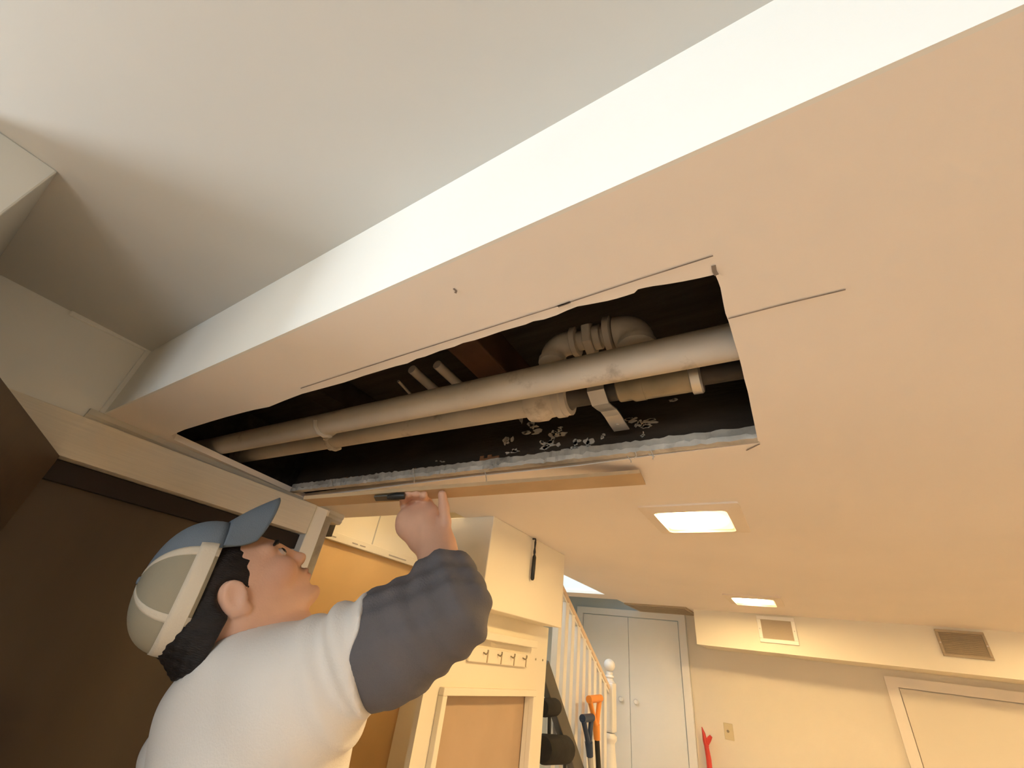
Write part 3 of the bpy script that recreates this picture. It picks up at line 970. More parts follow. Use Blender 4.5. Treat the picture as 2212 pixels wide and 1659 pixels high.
efs('elbow_socket', 0.10, 0.22, [(0.072, 0), (0.076, 0.1), (0.076, 0.9), (0.05, 1)])
efs('nipple', 0.2, 0.5, [(0.05, 0), (0.05, 1)])
hx = MB()
a, b = c1 + (c2 - c1) * 0.36, c1 + (c2 - c1) * 0.52
hx.lathe(a, [(0.082 * S, 0), (0.088 * S, 0.1 * (b - a).length), (0.088 * S, 0.9 * (b - a).length), (0.082 * S, (b - a).length)], 6, b - a)
hx.build('union_nut', 'fitting', ef)
efs('union_body', 0.50, 0.78, [(0.05, 0), (0.062, 0.1), (0.062, 0.55), (0.048, 0.6), (0.048, 1)])
efs('elbow_collar', 0.74, 0.88, [(0.085, 0), (0.092, 0.1), (0.092, 0.85), (0.08, 1)])
elbow(c2, dv, 'right_elbow', 0.078 * S)

# small tubes running crosswise in the left part
for (u0, v0, u1, v1, rr, lab) in ((898, 805, 950, 852, 0.030, 'thin dusty cross tube, left one of the pair under the floor boards'), (952, 795, 1003, 842, 0.030, 'thin dusty cross tube, right one of the pair under the floor boards'),
                                  (865, 828, 893, 858, 0.010, 'very thin wire-like cross tube left of the dusty pair')):
    a = on_z(u0, v0, 1.42)
    b = on_z(u1, v1, 1.42)
    t = empty('cross_tube', W(a), lab, 'tube')
    d = Vector(b) - Vector(a)
    MB().tube([W(Vector(a) - d * 0.15), W(Vector(a) + d * 2)], rr * S, 12).build('tube_run', 'fitting', t, True)

# ================================================================== PERSON
KM = 1.06                                    # how far along the rays the figure stands


def P(u, v, d):
    """point seen at pixel (u, v) at depth d metres"""
    p = ROT.T @ np.array([(u - 1106) / F * d, (v - 829.5) / F * d, d]) * KM
    return p + np.array([0, 0, EYE])


def unit(v):
    return np.asarray(v, float) / np.linalg.norm(v)


def rcap(p, a, b, r1, r2):
    ba = b - a
    h = np.clip(((p - a) @ ba) / (ba @ ba), 0, 1)
    return np.linalg.norm(p - a - h[:, None] * ba, axis=1) - (r1 + (r2 - r1) * h)


def ell(p, c, r, ax=None):
    q = p - c
    if ax is not None:
        q = q @ ax                       # columns of ax = local axes
    r = np.asarray(r)
    k0 = np.linalg.norm(q / r, axis=1)
    k1 = np.linalg.norm(q / (r * r), axis=1) + 1e-9
    return k0 * (k0 - 1) / k1


def smin(a, b, k):
    h = np.clip(0.5 + 0.5 * (b - a) / k, 0, 1)
    return b + (a - b) * h - k * h * (1 - h)


def smax(a, b, k):
    return -smin(-a, -b, k)


def nets(fn, lo, hi, h):
    """surface nets over a signed distance function"""
    lo = np.asarray(lo, float)
    nb = np.ceil((np.asarray(hi) - lo) / (4 * h)).astype(int) + 1
    n = nb * 4
    gi = np.stack(np.meshgrid(*[np.arange(k) for k in nb], indexing='ij'), -1).reshape(-1, 3)
    dc = fn(lo + (gi * 4 + 1.5) * h)
    act = np.abs(dc) < 4 * h * 1.9
    D = np.repeat(np.repeat(np.repeat(dc.reshape(nb), 4, 0), 4, 1), 4, 2)
    off = np.stack(np.meshgrid(*[np.arange(4)] * 3, indexing='ij'), -1).reshape(-1, 3)
    idx = (gi[act][:, None, :] * 4 + off[None]).reshape(-1, 3)
    vals = np.concatenate([fn(lo + idx[i:i + 400000] * h) for i in range(0, len(idx), 400000)])
    D[idx[:, 0], idx[:, 1], idx[:, 2]] = vals
    ins = D < 0
    c = [ins[i:n[0] - 1 + i, j:n[1] - 1 + j, k:n[2] - 1 + k] for i in (0, 1) for j in (0, 1) for k in (0, 1)]
    cnt = sum(x.astype(np.int8) for x in c)
    cells = np.argwhere((cnt > 0) & (cnt < 8))
    vid = -np.ones(cnt.shape, int)
    vid[cells[:, 0], cells[:, 1], cells[:, 2]] = np.arange(len(cells))
    acc = np.zeros((len(cells), 3))
    num = np.zeros(len(cells))
    cor = [(i, j, k) for i in (0, 1) for j in (0, 1) for k in (0, 1)]
    for a in range(8):
        for b in range(a + 1, 8):
            if sum(abs(np.array(cor[a]) - cor[b])) != 1:
                continue
            ca, cb = cells + cor[a], cells + cor[b]
            da, db = D[ca[:, 0], ca[:, 1], ca[:, 2]], D[cb[:, 0], cb[:, 1], cb[:, 2]]
            m = (da < 0) != (db < 0)
            t = np.where(m, da / np.where(m, da - db, 1), 0)
            acc += np.where(m[:, None], ca + t[:, None] * (np.array(cor[b]) - cor[a]), 0)
            num += m
    V = lo + acc / num[:, None] * h
    faces = []
    for ax in range(3):
        s0 = [slice(None)] * 3
        s1 = [slice(None)] * 3
        s0[ax], s1[ax] = slice(0, n[ax] - 1), slice(1, n[ax])
        a, b = ins[tuple(s0)], ins[tuple(s1)]
        e = np.argwhere(a != b)
        o1, o2 = (ax + 1) % 3, (ax + 2) % 3
        e = e[(e[:, o1] > 0) & (e[:, o2] > 0) & (e[:, o1] < n[o1] - 1) & (e[:, o2] < n[o2] - 1)]
        q = []
        for x, y in ((-1, -1), (0, -1), (0, 0), (-1, 0)):
            t = e.copy()
            t[:, o1] += x
            t[:, o2] += y
            q.append(vid[t[:, 0], t[:, 1], t[:, 2]])
        q = np.stack(q, 1)
        fl = a[e[:, 0], e[:, 1], e[:, 2]]
        q[~fl] = q[~fl][:, ::-1]
        faces.append(q)
    Fc = np.concatenate(faces)
    return V, Fc[(Fc >= 0).all(1)]


def sdf_obj(name, fn, lo, hi, h, m, parent, tint=None, relax=1):
    V, Fc = nets(fn, lo, hi, h)
    o = mesh_obj(name, V, Fc.tolist(), m, parent, True)
    if tint is not None:
        at = o.data.color_attributes.new('tint', 'FLOAT_COLOR', 'POINT')
        at.data.foreach_set('color', np.concatenate([tint(V), np.ones((len(V), 1))], 1).astype(np.float32).ravel())
    return o


def tinted(name, rough, bump):
    m = mat(name, (0.8, 0.8, 0.8), rough, 0.04, 30, bump, 250)
    nt = m.node_tree
    b = nt.nodes['Principled BSDF']
    src = b.inputs['Base Color'].links[0].from_socket
    at = nt.nodes.new('ShaderNodeAttribute')
    at.attribute_name = 'tint'
    mx = nt.nodes.new('ShaderNodeVectorMath')
    mx.operation = 'MULTIPLY'
    nt.links.new(at.outputs['Color'], mx.inputs[0])
    nt.links.new(src, mx.inputs[1])
    nt.links.new(mx.outputs[0], b.inputs['Base Color'])
    return m


M['skin'] = tinted('skin', 0.5, 0.1)
M['skin'].node_tree.nodes['Principled BSDF'].inputs['Subsurface Weight'].default_value = 0.08
M['skin'].node_tree.nodes['Principled BSDF'].inputs['Subsurface Radius'].default_value = (0.012, 0.005, 0.003)
M['skin'].node_tree.nodes['Principled BSDF'].inputs['Subsurface Scale'].default_value = 0.5
M['shirt'] = mat('white_cotton', (0.78, 0.76, 0.74), 0.9, 0.03, 6, 0.25, 300)
M['sleeve'] = mat('slate_jersey', (0.13, 0.125, 0.138), 0.95, 0.10, 9, 0.4, 300)
M['capblue'] = mat('slate_blue_twill', (0.17, 0.21, 0.26), 0.85, 0.06, 8, 0.3, 400)
M['capbeige'] = mat('beige_cap_band', (0.62, 0.56, 0.46), 0.85, 0.04, 8, 0.2, 300)
M['hair'] = mat('black_hair', (0.012, 0.009, 0.009), 0.55, 0.4, 12, 0.6, 120, stretch=(1, 1, 6))
M['jeans'] = mat('dark_denim', (0.05, 0.06, 0.09), 0.9, 0.1, 12, 0.3, 200)
M['shoe'] = mat('brown_leather', (0.10, 0.06, 0.035), 0.6, 0.1)
M['eyewhite'] = mat('shaded_eye_white', (0.42, 0.34, 0.30), 0.2, 0.01)  # white toned down, shade of the eye put into the colour
M['iris'] = mat('dark_iris', (0.03, 0.018, 0.012), 0.15, 0.05)
# mesh fabric of the cap: fine open grid
mm = mat('cap_mesh', (0.36, 0.33, 0.25), 0.9, 0.03, 8)
nt = mm.node_tree
tc = nt.nodes.new('ShaderNodeTexCoord')
wv = []
for dr in ('X', 'Y'):
    mp = nt.nodes.new('ShaderNodeMapping')
    nt.links.new(tc.outputs['UV'], mp.inputs[0])
    w = nt.nodes.new('ShaderNodeTexWave')
    w.bands_direction = dr
    w.inputs['Scale'].default_value = 22.0 if dr == 'X' else 12.0
    nt.links.new(mp.outputs[0], w.inputs[0])
    wv.append(w)
mu = nt.nodes.new('ShaderNodeMath')
mu.operation = 'MULTIPLY'
nt.links.new(wv[0].outputs['Fac'], mu.inputs[0])
nt.links.new(wv[1].outputs['Fac'], mu.inputs[1])
b = nt.nodes['Principled BSDF']
src = b.inputs['Base Color'].links[0].from_socket
mx = nt.nodes.new('ShaderNodeMix')
mx.data_type = 'RGBA'
nt.links.new(mu.outputs[0], mx.inputs['Factor'])
nt.links.new(src, mx.inputs[6])
mx.inputs[7].default_value = (0.20, 0.17, 0.12, 1)
nt.links.new(mx.outputs[2], b.inputs['Base Color'])
M['capmesh'] = mm

# --- frames
k = KM
rv = unit(ray(520, 1280))                                   # away from the lens = his left
du = P(520 - 57, 1280 - 82, 0.76) - P(520, 1280, 0.76)
UP = unit(du - rv * (du @ rv))
FW = unit(np.cross(rv, UP))
ya = math.radians(12)
FW, LF = unit(FW * math.cos(ya) + rv * math.sin(ya)), unit(rv * math.cos(ya) - FW * math.sin(ya))
HX = np.stack([FW, LF, UP], 1)
HC = P(492, 1305, 0.745) + rv * 0.072 * k


def H(x, y, z):
    return HC + HX @ np.array([x, y, z]) * k


rh = unit([rv[0], rv[1], 0])
eh = np.array([rh[1], -rh[0], 0])
th = math.radians(25)
BF = eh * math.cos(th) + rh * math.sin(th)                  # chest forward
BR = -rh * math.cos(th) + eh * math.sin(th)                 # his right
ZZ = np.array([0, 0, 1.0])
NB = H(-0.02, 0, -0.115) + eh * 0.062 * k + ZZ * 0.02 * k                                    # neck base
TX = np.stack([BF, -BR, ZZ], 1)


def T(f, r_, z):
    return NB + BF * f * k + BR * r_ * k + ZZ * z * k


SHR = P(655, 1490, 0.715)                                    # right shoulder joint
ELB = P(972, 1322, 0.745)
WRI = P(944, 1187, 0.885)
SHL = T(-0.01, -0.19, -0.04)
ELL = T(0.0, -0.26, -0.33)
WRL = T(0.10, -0.27, -0.56)


def head_sdf(p):
    q = (p - HC) @ HX / k
    q[:, 0] = np.where(q[:, 0] > 0, q[:, 0] / 1.3, q[:, 0])
    a = lambda *v: np.array(v)
    d = ell(q, a(-0.012, 0, 0.040), (0.098, 0.077, 0.092))
    d = smin(d, ell(q, a(0.030, 0, -0.005), (0.066, 0.062, 0.085)), 0.03)
    for s in (-1, 1):
        d = smin(d, rcap(q, a(-0.005, s * 0.050, -0.035), a(0.070, s * 0.022, -0.084), 0.020, 0.019), 0.03)
        d = smin(d, ell(q, a(0.062, s * 0.040, -0.012), (0.028, 0.026, 0.026)), 0.02)      # cheek
        d = smin(d, rcap(q, a(0.080, s * 0.014, 0.040), a(0.066, s * 0.046, 0.040), 0.011, 0.010), 0.014)   # brow
    d = smin(d, ell(q, a(0.088, 0, -0.088), (0.020, 0.024, 0.018)), 0.018)                  # chin
    d = smin(d, ell(q, a(0.079, 0, -0.048), (0.026, 0.030, 0.030)), 0.02)                   # muzzle
    for s in (-1, 1):
        d = smax(d, -ell(q, a(0.094, s * 0.031, 0.022), (0.016, 0.017, 0.010)), 0.012)      # eye socket
        d = smin(d, ell(q, a(0.078, s * 0.031, 0.021), (0.0125, 0.014, 0.0115)), 0.004)     # lids
    d = smin(d, rcap(q, a(0.092, 0, 0.032), a(0.106, 0, -0.010), 0.008, 0.0115), 0.012)     # nose
    d = smin(d, ell(q, a(0.107, 0, -0.014), (0.012, 0.012, 0.011)), 0.008)
    for s in (-1, 1):
        d = smin(d, ell(q, a(0.097, s * 0.012, -0.017), (0.012, 0.008, 0.009)), 0.006)
        d = smax(d, -ell(q, a(0.103, s * 0.007, -0.026), (0.005, 0.004, 0.006)), 0.003)
    d = smin(d, ell(q, a(0.101, 0, -0.041), (0.010, 0.021, 0.0065)), 0.006)                 # upper lip
    d = smin(d, ell(q, a(0.0995, 0, -0.055), (0.010, 0.019, 0.0075)), 0.006)                 # lower lip
    d = smax(d, -ell(q, a(0.1125, 0, -0.048), (0.010, 0.024, 0.0016)), 0.003)
    d = smax(d, -ell(q, a(0.106, 0, -0.069), (0.007, 0.02, 0.006)), 0.010)
    # ears
    for s in (-1, 1):
        c = a(-0.006, s * 0.079, 0.002)
        ax = np.stack([unit([0.94, s * 0.30, -0.25]), unit([-0.30, s * 1.0, 0]), unit([0.25, 0, 0.97])], 1)
        ax[:, 2] = unit(np.cross(ax[:, 0], ax[:, 1])) 
        ax[:, 1] = unit(np.cross(ax[:, 2], ax[:, 0]))
        e = ell(q, c, (0.020, 0.0085, 0.033), ax)
        e = smax(e, -ell(q, c + a(0.003, s * 0.010, 0.003), (0.011, 0.007, 0.021), ax), 0.006)
        e = smin(e, ell(q, c + a(0.006, -s * 0.002, -0.028), (0.009, 0.006, 0.010)), 0.008)
        d = smin(d, e, 0.004)
    return d * k


def limb(p, pts, rs, kk=0.03):
    d = None
    for i in range(len(pts) - 1):
        c = rcap(p, pts[i], pts[i + 1], rs[i], rs[i + 1])
        d = c if d is None else smin(d, c, kk)
    return d


# right hand: palm up under the loose strip, fingers curled up on its edge, thumb pressed upright
HD = 0.925
mcp = [P(935, 1108, HD + 0.01), P(916, 1100, HD + 0.02), P(896, 1102, HD + 0.02), P(877, 1115, HD + 0.005)]
pip = [P(922, 1081, HD + 0.035), P(905, 1078, HD + 0.045), P(888, 1079, HD + 0.045), P(873, 1088, HD + 0.03)]
dip = [P(914, 1071, HD + 0.015), P(898, 1069, HD + 0.020), P(882, 1070, HD + 0.020), P(870, 1076, HD + 0.012)]
tip = [P(916, 1069, HD - 0.004), P(899, 1066, HD - 0.002), P(882, 1067, HD - 0.002), P(869, 1070, HD - 0.004)]
thumb = [P(956, 1160, HD - 0.03), P(962, 1128, HD - 0.02), P(959, 1096, HD - 0.012), P(955, 1068, HD - 0.008)]


def hand_sdf(p):
    d = rcap(p, WRI, P(915, 1130, HD), 0.036 * k, 0.034 * k)
    for i in range(4):
        d = smin(d, rcap(p, P(930 - 8 * i, 1165, HD - 0.015), mcp[i], 0.024 * k, 0.0165 * k), 0.018)
    d = smin(d, ell(p, P(878, 1138, HD), (0.022 * k,) * 3), 0.03)
    t = rcap(p, thumb[0], thumb[1], 0.020 * k, 0.0120 * k)
    t = smin(t, rcap(p, thumb[1], thumb[2], 0.0125 * k, 0.0115 * k), 0.006)
    t = smin(t, rcap(p, thumb[2], thumb[3], 0.0115 * k, 0.0095 * k), 0.006)
    d = smin(d, t, 0.012)
    rr = (0.0105, 0.011, 0.0105, 0.009)
    for i in range(4):
        f = rcap(p, mcp[i], pip[i], rr[i] * 1.2 * k, rr[i] * 1.05 * k)
        f = smin(f, rcap(p, pip[i], dip[i], rr[i] * k, rr[i] * 0.95 * k), 0.004)
        f = smin(f, rcap(p, dip[i], tip[i], rr[i] * 0.95 * k, rr[i] * 0.8 * k), 0.004)
        d = smin(d, f, 0.005)
    return d


def left_hand(p):
    dn = unit(WRL - ELL)
    fw = unit(BF - dn * (BF @ dn))
    d = rcap(p, WRL, WRL + dn * 0.07 * k, 0.028 * k, 0.032 * k)
    for i in range(4):
        a = WRL + dn * 0.085 * k + fw * (0.030 - 0.02 * i) * k
        L = (0.07, 0.078, 0.072, 0.056)[i] * k
        b = a + dn * L * 0.55 + BR * 0.008
        c = b + unit(dn + BR * 0.7) * L * 0.45
        f = smin(rcap(p, a, b, 0.0105 * k, 0.0095 * k), rcap(p, b, c, 0.0095 * k, 0.008 * k), 0.004)
        d = smin(d, f, 0.006)
    a = WRL + dn * 0.03 * k + fw * 0.03 * k
    b = a + unit(dn * 0.7 + fw) * 0.04 * k
    d = smin(d, smin(rcap(p, a, b, 0.015 * k, 0.012 * k), rcap(p, b, b + unit(dn + fw * 0.2) * 0.035 * k, 0.011 * k, 0.009 * k), 0.005), 0.012)
    return d


def torso_core(p, g=0.0):
    d = ell(p, T(0.01, 0, -0.20), np.array([0.128, 0.165, 0.23]) * k + g, TX)
    d = smin(d, ell(p, T(0.03, 0, -0.45), np.array([0.135, 0.155, 0.22]) * k + g, TX), 0.08)
    return d


def body(p):
    d = head_sdf(p)
    d = smin(d, rcap(p, H(-0.030, 0, -0.03), NB, 0.056 * k, 0.062 * k), 0.03)
    d = smin(d, torso_core(p), 0.05)
    d = smin(d, rcap(p, NB - ZZ * 0.03, SHR, 0.06 * k, 0.062 * k), 0.06)
    d = smin(d, rcap(p, NB - ZZ * 0.03, SHL, 0.06 * k, 0.058 * k), 0.06)
    d = smin(d, limb(p, (SHR, ELB), (0.062 * k, 0.045 * k)), 0.05)
    MF = ELB * 0.65 + WRI * 0.35
    arm = limb(p, (ELB, MF, WRI), (0.044 * k, 0.049 * k, 0.040 * k))
    d = smin(d, arm, 0.02)
    d = smin(d, hand_sdf(p), 0.02)
    d = smin(d, limb(p, (SHL, ELL), (0.055 * k, 0.042 * k)), 0.05)
    d = smin(d, limb(p, (ELL, WRL), (0.042 * k, 0.027 * k)), 0.02)
    d = smin(d, left_hand(p), 0.015)
    return d


def tint(V):
    base = np.array([0.82, 0.50, 0.36])
    c = np.tile(base, (len(V), 1))
    q = (V - HC) @ HX / k
    q[:, 0] = np.where(q[:, 0] > 0, q[:, 0] / 1.3, q[:, 0])
    lip = np.exp(-(((q[:, 0] - 0.105) / 0.010) ** 2 + (q[:, 1] / 0.020) ** 2 + ((q[:, 2] + 0.048) / 0.011) ** 2) * 1.2)
    c = c * (1 - lip[:, None]) + np.array([0.45, 0.16, 0.13]) * lip[:, None]
    st = np.exp(-(((q[:, 0] - 0.103) / 0.014) ** 2 + (q[:, 1] / 0.026) ** 2 + ((q[:, 2] + 0.032) / 0.008) ** 2)) * 0.9
    c = c * (1 - st[:, None]) + np.array([0.06, 0.035, 0.03]) * st[:, None]
    ck = np.exp(-(((q[:, 0] - 0.07) / 0.03) ** 2 + ((np.abs(q[:, 1]) - 0.055) / 0.03) ** 2 + ((q[:, 2] + 0.015) / 0.03) ** 2)) * 0.25
    c = c * (1 - ck[:, None]) + np.array([0.66, 0.28, 0.20]) * ck[:, None]
    hd = np.exp(-np.sum((V - P(962, 1135, HD)) ** 2, 1) / 0.03 ** 2) * 0.3
    return c * (1 - hd[:, None]) + np.array([0.70, 0.33, 0.25]) * hd[:, None]


foot = NB.copy()
foot[2] = EYE + ZF * S
man = empty('person', Vector(foot), 'man in white tee over slate sleeves reaching up to the loose ceiling strip', 'person')


def bounds(pts, m):
    a = np.array(pts)
    return a.min(0) - m, a.max(0) + m


lo, hi = bounds([NB, SHR, ELB, WRI, SHL, ELL, WRL, T(0, 0, -0.62), H(0, 0, 0.13), H(0.12, 0, 0), H(-.11, 0, 0)] + tip + thumb, 0.085)
bdy = sdf_obj('body', body, lo, hi, 0.0042, 'skin', man, tint)

# eyes and eyebrows
for s in (-1, 1):
    MB_ = MB().lathe(Vector(H(0.1070, s * 0.0325, 0.0205)), [(0.0001, -0.0120 * k)] + [(0.0120 * k * math.sin(math.pi * i / 10), -0.0120 * k * math.cos(math.pi * i / 10)) for i in range(1, 10)] + [(0.0001, 0.0120 * k)], 16, FW + UP * 0.2)
    e = MB_.build('eye', 'eyewhite', bdy, True)
    MB().lathe(Vector(H(0.1070, s * 0.0325, 0.0205)) + Vector(unit(FW + UP * 0.15 - LF * s * -0.35)) * 0.0103 * k, [(0.0078 * k, -0.0016 * k), (0.0064 * k, 0.0010 * k), (0.003 * k, 0.0022 * k), (0.0005, 0.0024 * k)], 14, FW + UP * 0.15 + LF * s * 0.35).build('iris', 'iris', bdy, True)
    ebf = lambda p, s=s: limb(p, (H(0.1165, s * 0.020, 0.042), H(0.113, s * 0.041, 0.0445), H(0.100, s * 0.060, 0.042)), (0.0035 * k, 0.0045 * k, 0.003 * k), 0.003)
    l_, h_ = bounds([H(0.1165, s * 0.020, 0.042), H(0.100, s * 0.060, 0.042), H(0.113, s * 0.041, 0.0445)], 0.012)
    sdf_obj('eyebrow', ebf, l_, h_, 0.0018, 'hair', man)


# hair: a cap of it over skull and nape, cut back from face and ears
def hair(p):
    q = (p - HC) @ HX / k
    a = lambda *v: np.array(v)
    d = ell(q, a(-0.014, 0, 0.040), (0.105, 0.084, 0.097))
    d = smin(d, rcap(q, a(-0.045, -0.02, -0.025), a(-0.062, -0.02, -0.075), 0.066, 0.058), 0.03)
    d = smin(d, rcap(q, a(-0.045, 0.02, -0.025), a(-0.062, 0.02, -0.075), 0.066, 0.058), 0.03)
    d = d + 0.0015 * np.sin(q[:, 2] * 260 + 60 * q[:, 0]) * np.sin(q[:, 1] * 300)
    side = np.maximum(q[:, 0] - 0.047 - 0.15 * q[:, 2], -(q[:, 2] + 0.004 + np.minimum(0, (0.04 - q[:, 0])) * 0.2))
    n = unit([0.53, 0, -0.85])
    nape = (q - a(-0.026, 0, -0.020)) @ n
    reg = smin(side, nape, 0.006)
    d = smax(d, reg, 0.006)
    d = smax(d, -(q[:, 2] + 0.078 + 0.2 * q[:, 0]), 0.008)
    for s in (-1, 1):
        d = smax(d, -ell(q, a(-0.004, s * 0.084, 0.000), (0.026, 0.022, 0.036)), 0.006)
    return d * k


lo, hi = bounds([H(-0.12, 0, -0.13), H(0.06, 0, 0.14), H(0, 0.09, 0), H(0, -0.09, 0), H(-0.12, 0, 0.1)], 0.03)
sdf_obj('hair', hair, lo, hi, 0.004, 'hair', man)

# --- cap
ca_ = math.radians(40)
A1 = HX @ np.array([math.cos(ca_), 0, math.sin(ca_)])
N1 = HX @ np.array([-math.sin(ca_), 0, math.cos(ca_)])
CC = H(-0.010, 0, 0.040) + N1 * 0.018 * k
RA, RY, RN = 0.124 * k, 0.090 * k, 0.096 * k


def crown(az, el, g=0.0):
    """az from the front, el 0 at the rim to 90 at the top"""
    e = 2 / 2.35
    ce, se = abs(math.cos(el)) ** e, abs(math.sin(el)) ** e
    ca, sa = math.cos(az), math.sin(az)
    x = math.copysign(abs(ca) ** 0.95, ca) * ce
    y = math.copysign(abs(sa) ** 0.95, sa) * ce
    return CC + A1 * x * ((RA if x > 0 else 0.110 * k) + g) + LF * y * (RY + g) + N1 * se * (RN + g)


def crown_patch(name, a0, a1, e0, e1, m, g, th, na=24, ne=16):
    vs, fs, uv = [], [], []
    for i in range(na + 1):
        for j in range(ne + 1):
            az, el = math.radians(a0 + (a1 - a0) * i / na), math.radians(e0 + (e1 - e0) * j / ne)
            vs.append(crown(az, el, g))
            uv.append((az * 2.0, el * 2.0))
    for i in range(na):
        for j in range(ne):
            q = i * (ne + 1) + j
            fs.append((q, q + ne + 1, q + ne + 2, q + 1))
    o = mesh_obj(name, vs, fs, m, cap, True)
    l = o.data.uv_layers.new(name='UVMap')
    for lp in o.data.loops:
        l.data[lp.index].uv = uv[lp.vertex_index]
    so = o.modifiers.new('cloth', 'SOLIDIFY')
    so.thickness = th
    so.offset = -1
    return o


cap = man
cap = crown_patch('trucker_cap', -68, 68, 0, 90, 'capblue', 0.0, 0.002)
cap['label'] = 'trucker cap with slate blue front and beige mesh back'
crown_patch('mesh_panel', 68, 124, 0, 90, 'capmesh', 0.0, 0.002)
crown_patch('mesh_panel', -124, -68, 0, 90, 'capmesh', 0.0, 0.002)
crown_patch('mesh_panel', 124, 236, 0, 90, 'capmesh', 0.0, 0.002)
for a in (-124, -68, 68, 124):
    crown_patch('seam_tape', a - 4, a + 4, 0, 84, 'capbeige', 0.0014, 0.002, 3, 16)
crown_patch('rim_band', 60, 300, -2, 17, 'capbeige', 0.0016, 0.002, 40, 4)
MB().lathe(Vector(crown(0, math.pi / 2, 0.0)), [(0.007, 0), (0.006, 0.003), (0.001, 0.004)], 12, N1).build('top_button', 'capblue', cap, True)
vs, fs = [], []
nsx, ntx = 28, 10
for i in range(nsx + 1):
    s = -1 + 2 * i / nsx
    az = math.radians(64 * s)
    root = crown(az, 0.0, 0.001)
    la_ = 0.070 * k * max(0.0, 1 - 1.7 * s * s) + 0.003
    lb_ = -0.074 * k * max(0.0, 1 - s ** 4) ** 0.7
    for j in range(ntx + 1):
        t = j / ntx
        vs.append(root + A1 * la_ * t * (1.15 - 0.15 * t) + N1 * lb_ * t * (0.9 + 0.1 * t))
for i in range(nsx):
    for j in range(ntx):
        q = i * (ntx + 1) + j
        fs.append((q, q + 1, q + ntx + 2, q + ntx + 1))
br = mesh_obj('brim', vs, fs, 'capblue', cap, True)
so = br.modifiers.new('stiff', 'SOLIDIFY')
so.thickness = 0.005
so.offset = 0

# --- white tee
hem_c = P(806, 1440, 0.725)
hem_n = unit(P(900, 1400, 0.735) - P(700, 1440, 0.72))


def shirt(p):
    d = torso_core(p, 0.018)
    d = smin(d, ell(p, T(-0.03, 0.0, -0.10), np.array([0.135, 0.19, 0.15]) * k, TX), 0.05)
    d = smin(d, rcap(p, T(-0.08, 0, -0.05), SHR, 0.075 * k, 0.08 * k), 0.05)
    d = smin(d, rcap(p, NB - ZZ * 0.075 * k, SHR, 0.070 * k, 0.088 * k), 0.06)
    d = smin(d, rcap(p, NB - ZZ * 0.045 * k, SHL, 0.072 * k, 0.075 * k), 0.06)
    sl = rcap(p, SHR, SHR + (ELB - SHR) * 0.75, 0.094 * k, 0.098 * k)
    sl = smax(sl, (p - hem_c) @ hem_n, 0.006)
    d = smin(d, sl, 0.05)
    s2 = rcap(p, SHL, SHL + (ELL - SHL) * 0.5, 0.075 * k, 0.078 * k)
    d = smin(d, s2, 0.04)
    d = smax(d, -(p[:, 2] - (NB[2] - 0.60 * k)), 0.01)
    # neck opening
    d = smax(d, -rcap(p, NB + ZZ * 0.0, H(-0.02, 0, 0.0), 0.050 * k, 0.066 * k), 0.010)
    f = (p - SHR) @ unit(ELB - SHR)
    w = np.exp(-((f - 0.11) / 0.06) ** 2)
    g = p @ unit([0.3, 0.5, 1.0])
    d = d + 0.008 * w * np.sin(f * 95 + 18 * g) + 0.005 * np.sin(p[:, 2] * 32 + 9 * (p @ BF)) * np.sin((p @ BR) * 17 + 1)
    return d


lo, hi = bounds([SHR, SHL, hem_c, T(0, 0, -0.62), NB, T(0.13, 0, -0.3), T(-0.13, 0, -0.3), ELL], 0.13)
tee = sdf_obj('tee_shirt', shirt, lo, hi, 0.0065, 'shirt', man)


# --- slate sleeves pushed up to below the elbow
def sleeve(p):
    fu = SHR + (ELB - SHR) * 0.30
    cf = ELB + (WRI - ELB) * 0.60
    d = limb(p, (fu, SHR + (ELB - SHR) * 0.62, ELB, cf), (0.070 * k, 0.084 * k, 0.062 * k, 0.063 * k), 0.05)
    d = smin(d, ell(p, SHR + (ELB - SHR) * 0.50 + ZZ * 0.0 * k, np.array([0.08, 0.08, 0.078]) * k), 0.03)
    f = (p - SHR) @ unit(ELB - SHR)
    g = (p - ELB) @ unit(WRI - ELB)
    d = d + 0.0035 * np.sin(f * 120 + 25 * p[:, 2]) * np.clip((f - 0.12) * 8, 0, 1) + 0.002 * np.sin(g * 140)
    d = smax(d, (p - cf) @ unit(WRI - ELB), 0.004)
    return d


lo, hi = bounds([SHR, ELB, WRI], 0.12)
sdf_obj('long_sleeve', sleeve, lo, hi, 0.005, 'sleeve', man)


def sleeve_l(p):
    d = limb(p, (SHL, ELL, ELL + (WRL - ELL) * 0.75), (0.066 * k, 0.056 * k, 0.042 * k), 0.03)
    return smax(d, (p - (ELL + (WRL - ELL) * 0.75)) @ unit(WRL - ELL), 0.004)


lo, hi = bounds([SHL, ELL, WRL], 0.09)
sdf_obj('long_sleeve', sleeve_l, lo, hi, 0.008, 'sleeve', man)

# --- trousers and shoes, below the frame
hipz = NB[2] - 0.60 * k
fz = EYE + ZF * S
HIP = np.array([T(0, 0, 0)[0], T(0, 0, 0)[1], hipz])


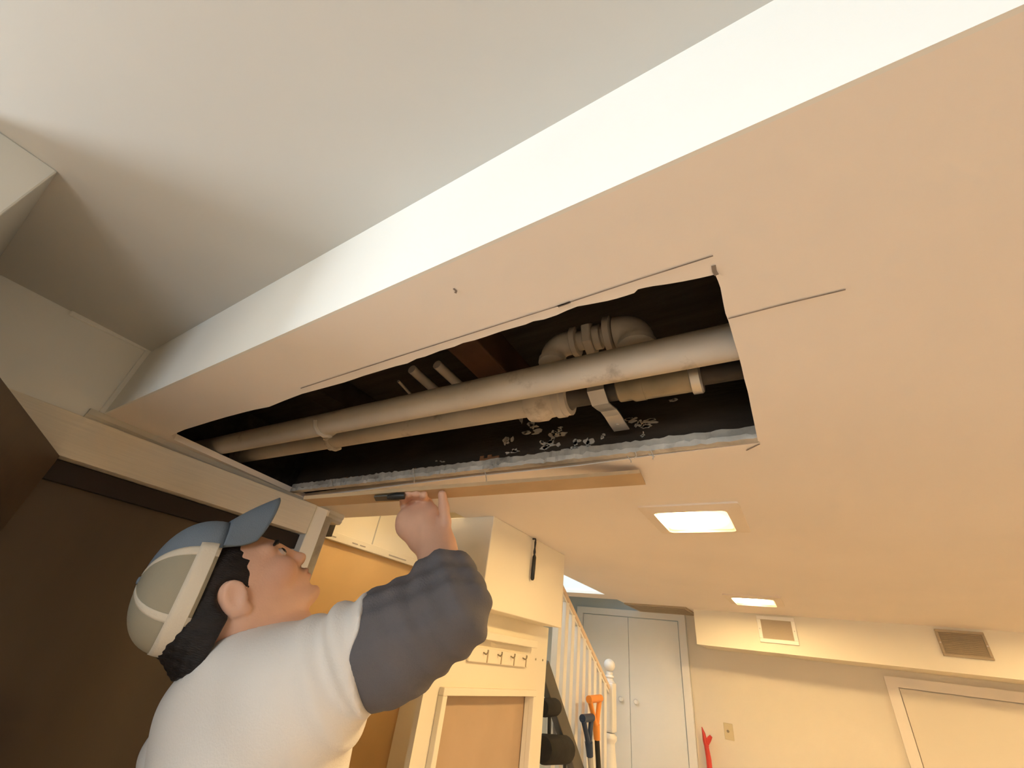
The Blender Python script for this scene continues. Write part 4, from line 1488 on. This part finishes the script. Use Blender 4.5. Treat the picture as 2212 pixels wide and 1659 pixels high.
def legs(p):
    d = ell(p, HIP, np.array([0.125, 0.165, 0.13]) * k, TX)
    for s in (-1, 1):
        a = HIP + BR * s * 0.085 * k - ZZ * 0.05
        kn = HIP + BR * s * 0.10 * k + BF * 0.02
        kn[2] = fz + 0.47
        an = HIP + BR * s * 0.11 * k
        an[2] = fz + 0.07
        d = smin(d, limb(p, (a, kn, an), (0.092 * k, 0.070, 0.056), 0.04), 0.02)
    return d


lo, hi = bounds([HIP + ZZ * 0.15, HIP + BR * 0.2, HIP - BR * 0.2, np.array([HIP[0], HIP[1], fz + 0.03])], 0.16)
lo[2] = fz + 0.005
sdf_obj('jeans', legs, lo, hi, 0.012, 'jeans', man)
for s in (-1, 1):
    an = HIP + BR * s * 0.11 * k
    an[2] = fz + 0.045

    def shoe(p, an=an):
        d = ell(p, an + BF * 0.07, (0.135, 0.048, 0.05), TX)
        d = smin(d, ell(p, an + BF * -0.01 + ZZ * 0.03, (0.06, 0.045, 0.06), TX), 0.03)
        return smax(d, -(p[:, 2] - fz - 0.004), 0.004)

    lo, hi = bounds([an, an + BF * 0.2, an - BF * 0.08], 0.09)
    sdf_obj('shoe', shoe, lo, hi, 0.008, 'shoe', man)

# ------------------------------------------------------------------ the loose ceiling strip he holds up, and his scraper
def Pz(u, v, z):
    return W(on_z(u, v, z))


ZA, ZB = 0.60, 0.955
A, B, C_, D_ = Pz(655, 1079, ZA), Pz(690, 1094, ZA), Pz(1395, 1047, ZB), Pz(1383, 1022, ZB)
st = empty('loose_strip', (A + C_) / 2, 'tan cut strip of ceiling board the man holds under the hole', 'board')
nn = (B - A).cross(D_ - A).normalized()
if nn.z < 0:
    nn = -nn
MB().prism([A, B, C_, D_], nn * 0.009).build('board', 'strip', st)


def on_board(u, v, off):
    d = Vector(ray(u, v))
    o = Vector((0, 0, EYE))
    q = A - nn * off
    return o + d * ((q - o).dot(nn) / d.dot(nn))


pk_ = empty('putty_knife', on_board(840, 1072, 0.004), 'dark grey putty knife pressed against the loose strip by the curled fingers', 'putty knife')
bl = [on_board(u, v, 0.004) for u, v in ((808, 1071), (812, 1080), (868, 1078), (866, 1067))]
MB().prism(bl, -nn * 0.003).build('blade', 'frame', pk_)
hb = [on_board(u, v, 0.012) for u, v in ((838, 1074), (856, 1072), (874, 1071))]
MB().tube(hb, [0.006, 0.009, 0.008], 10).build('handle', 'black', pk_, True)
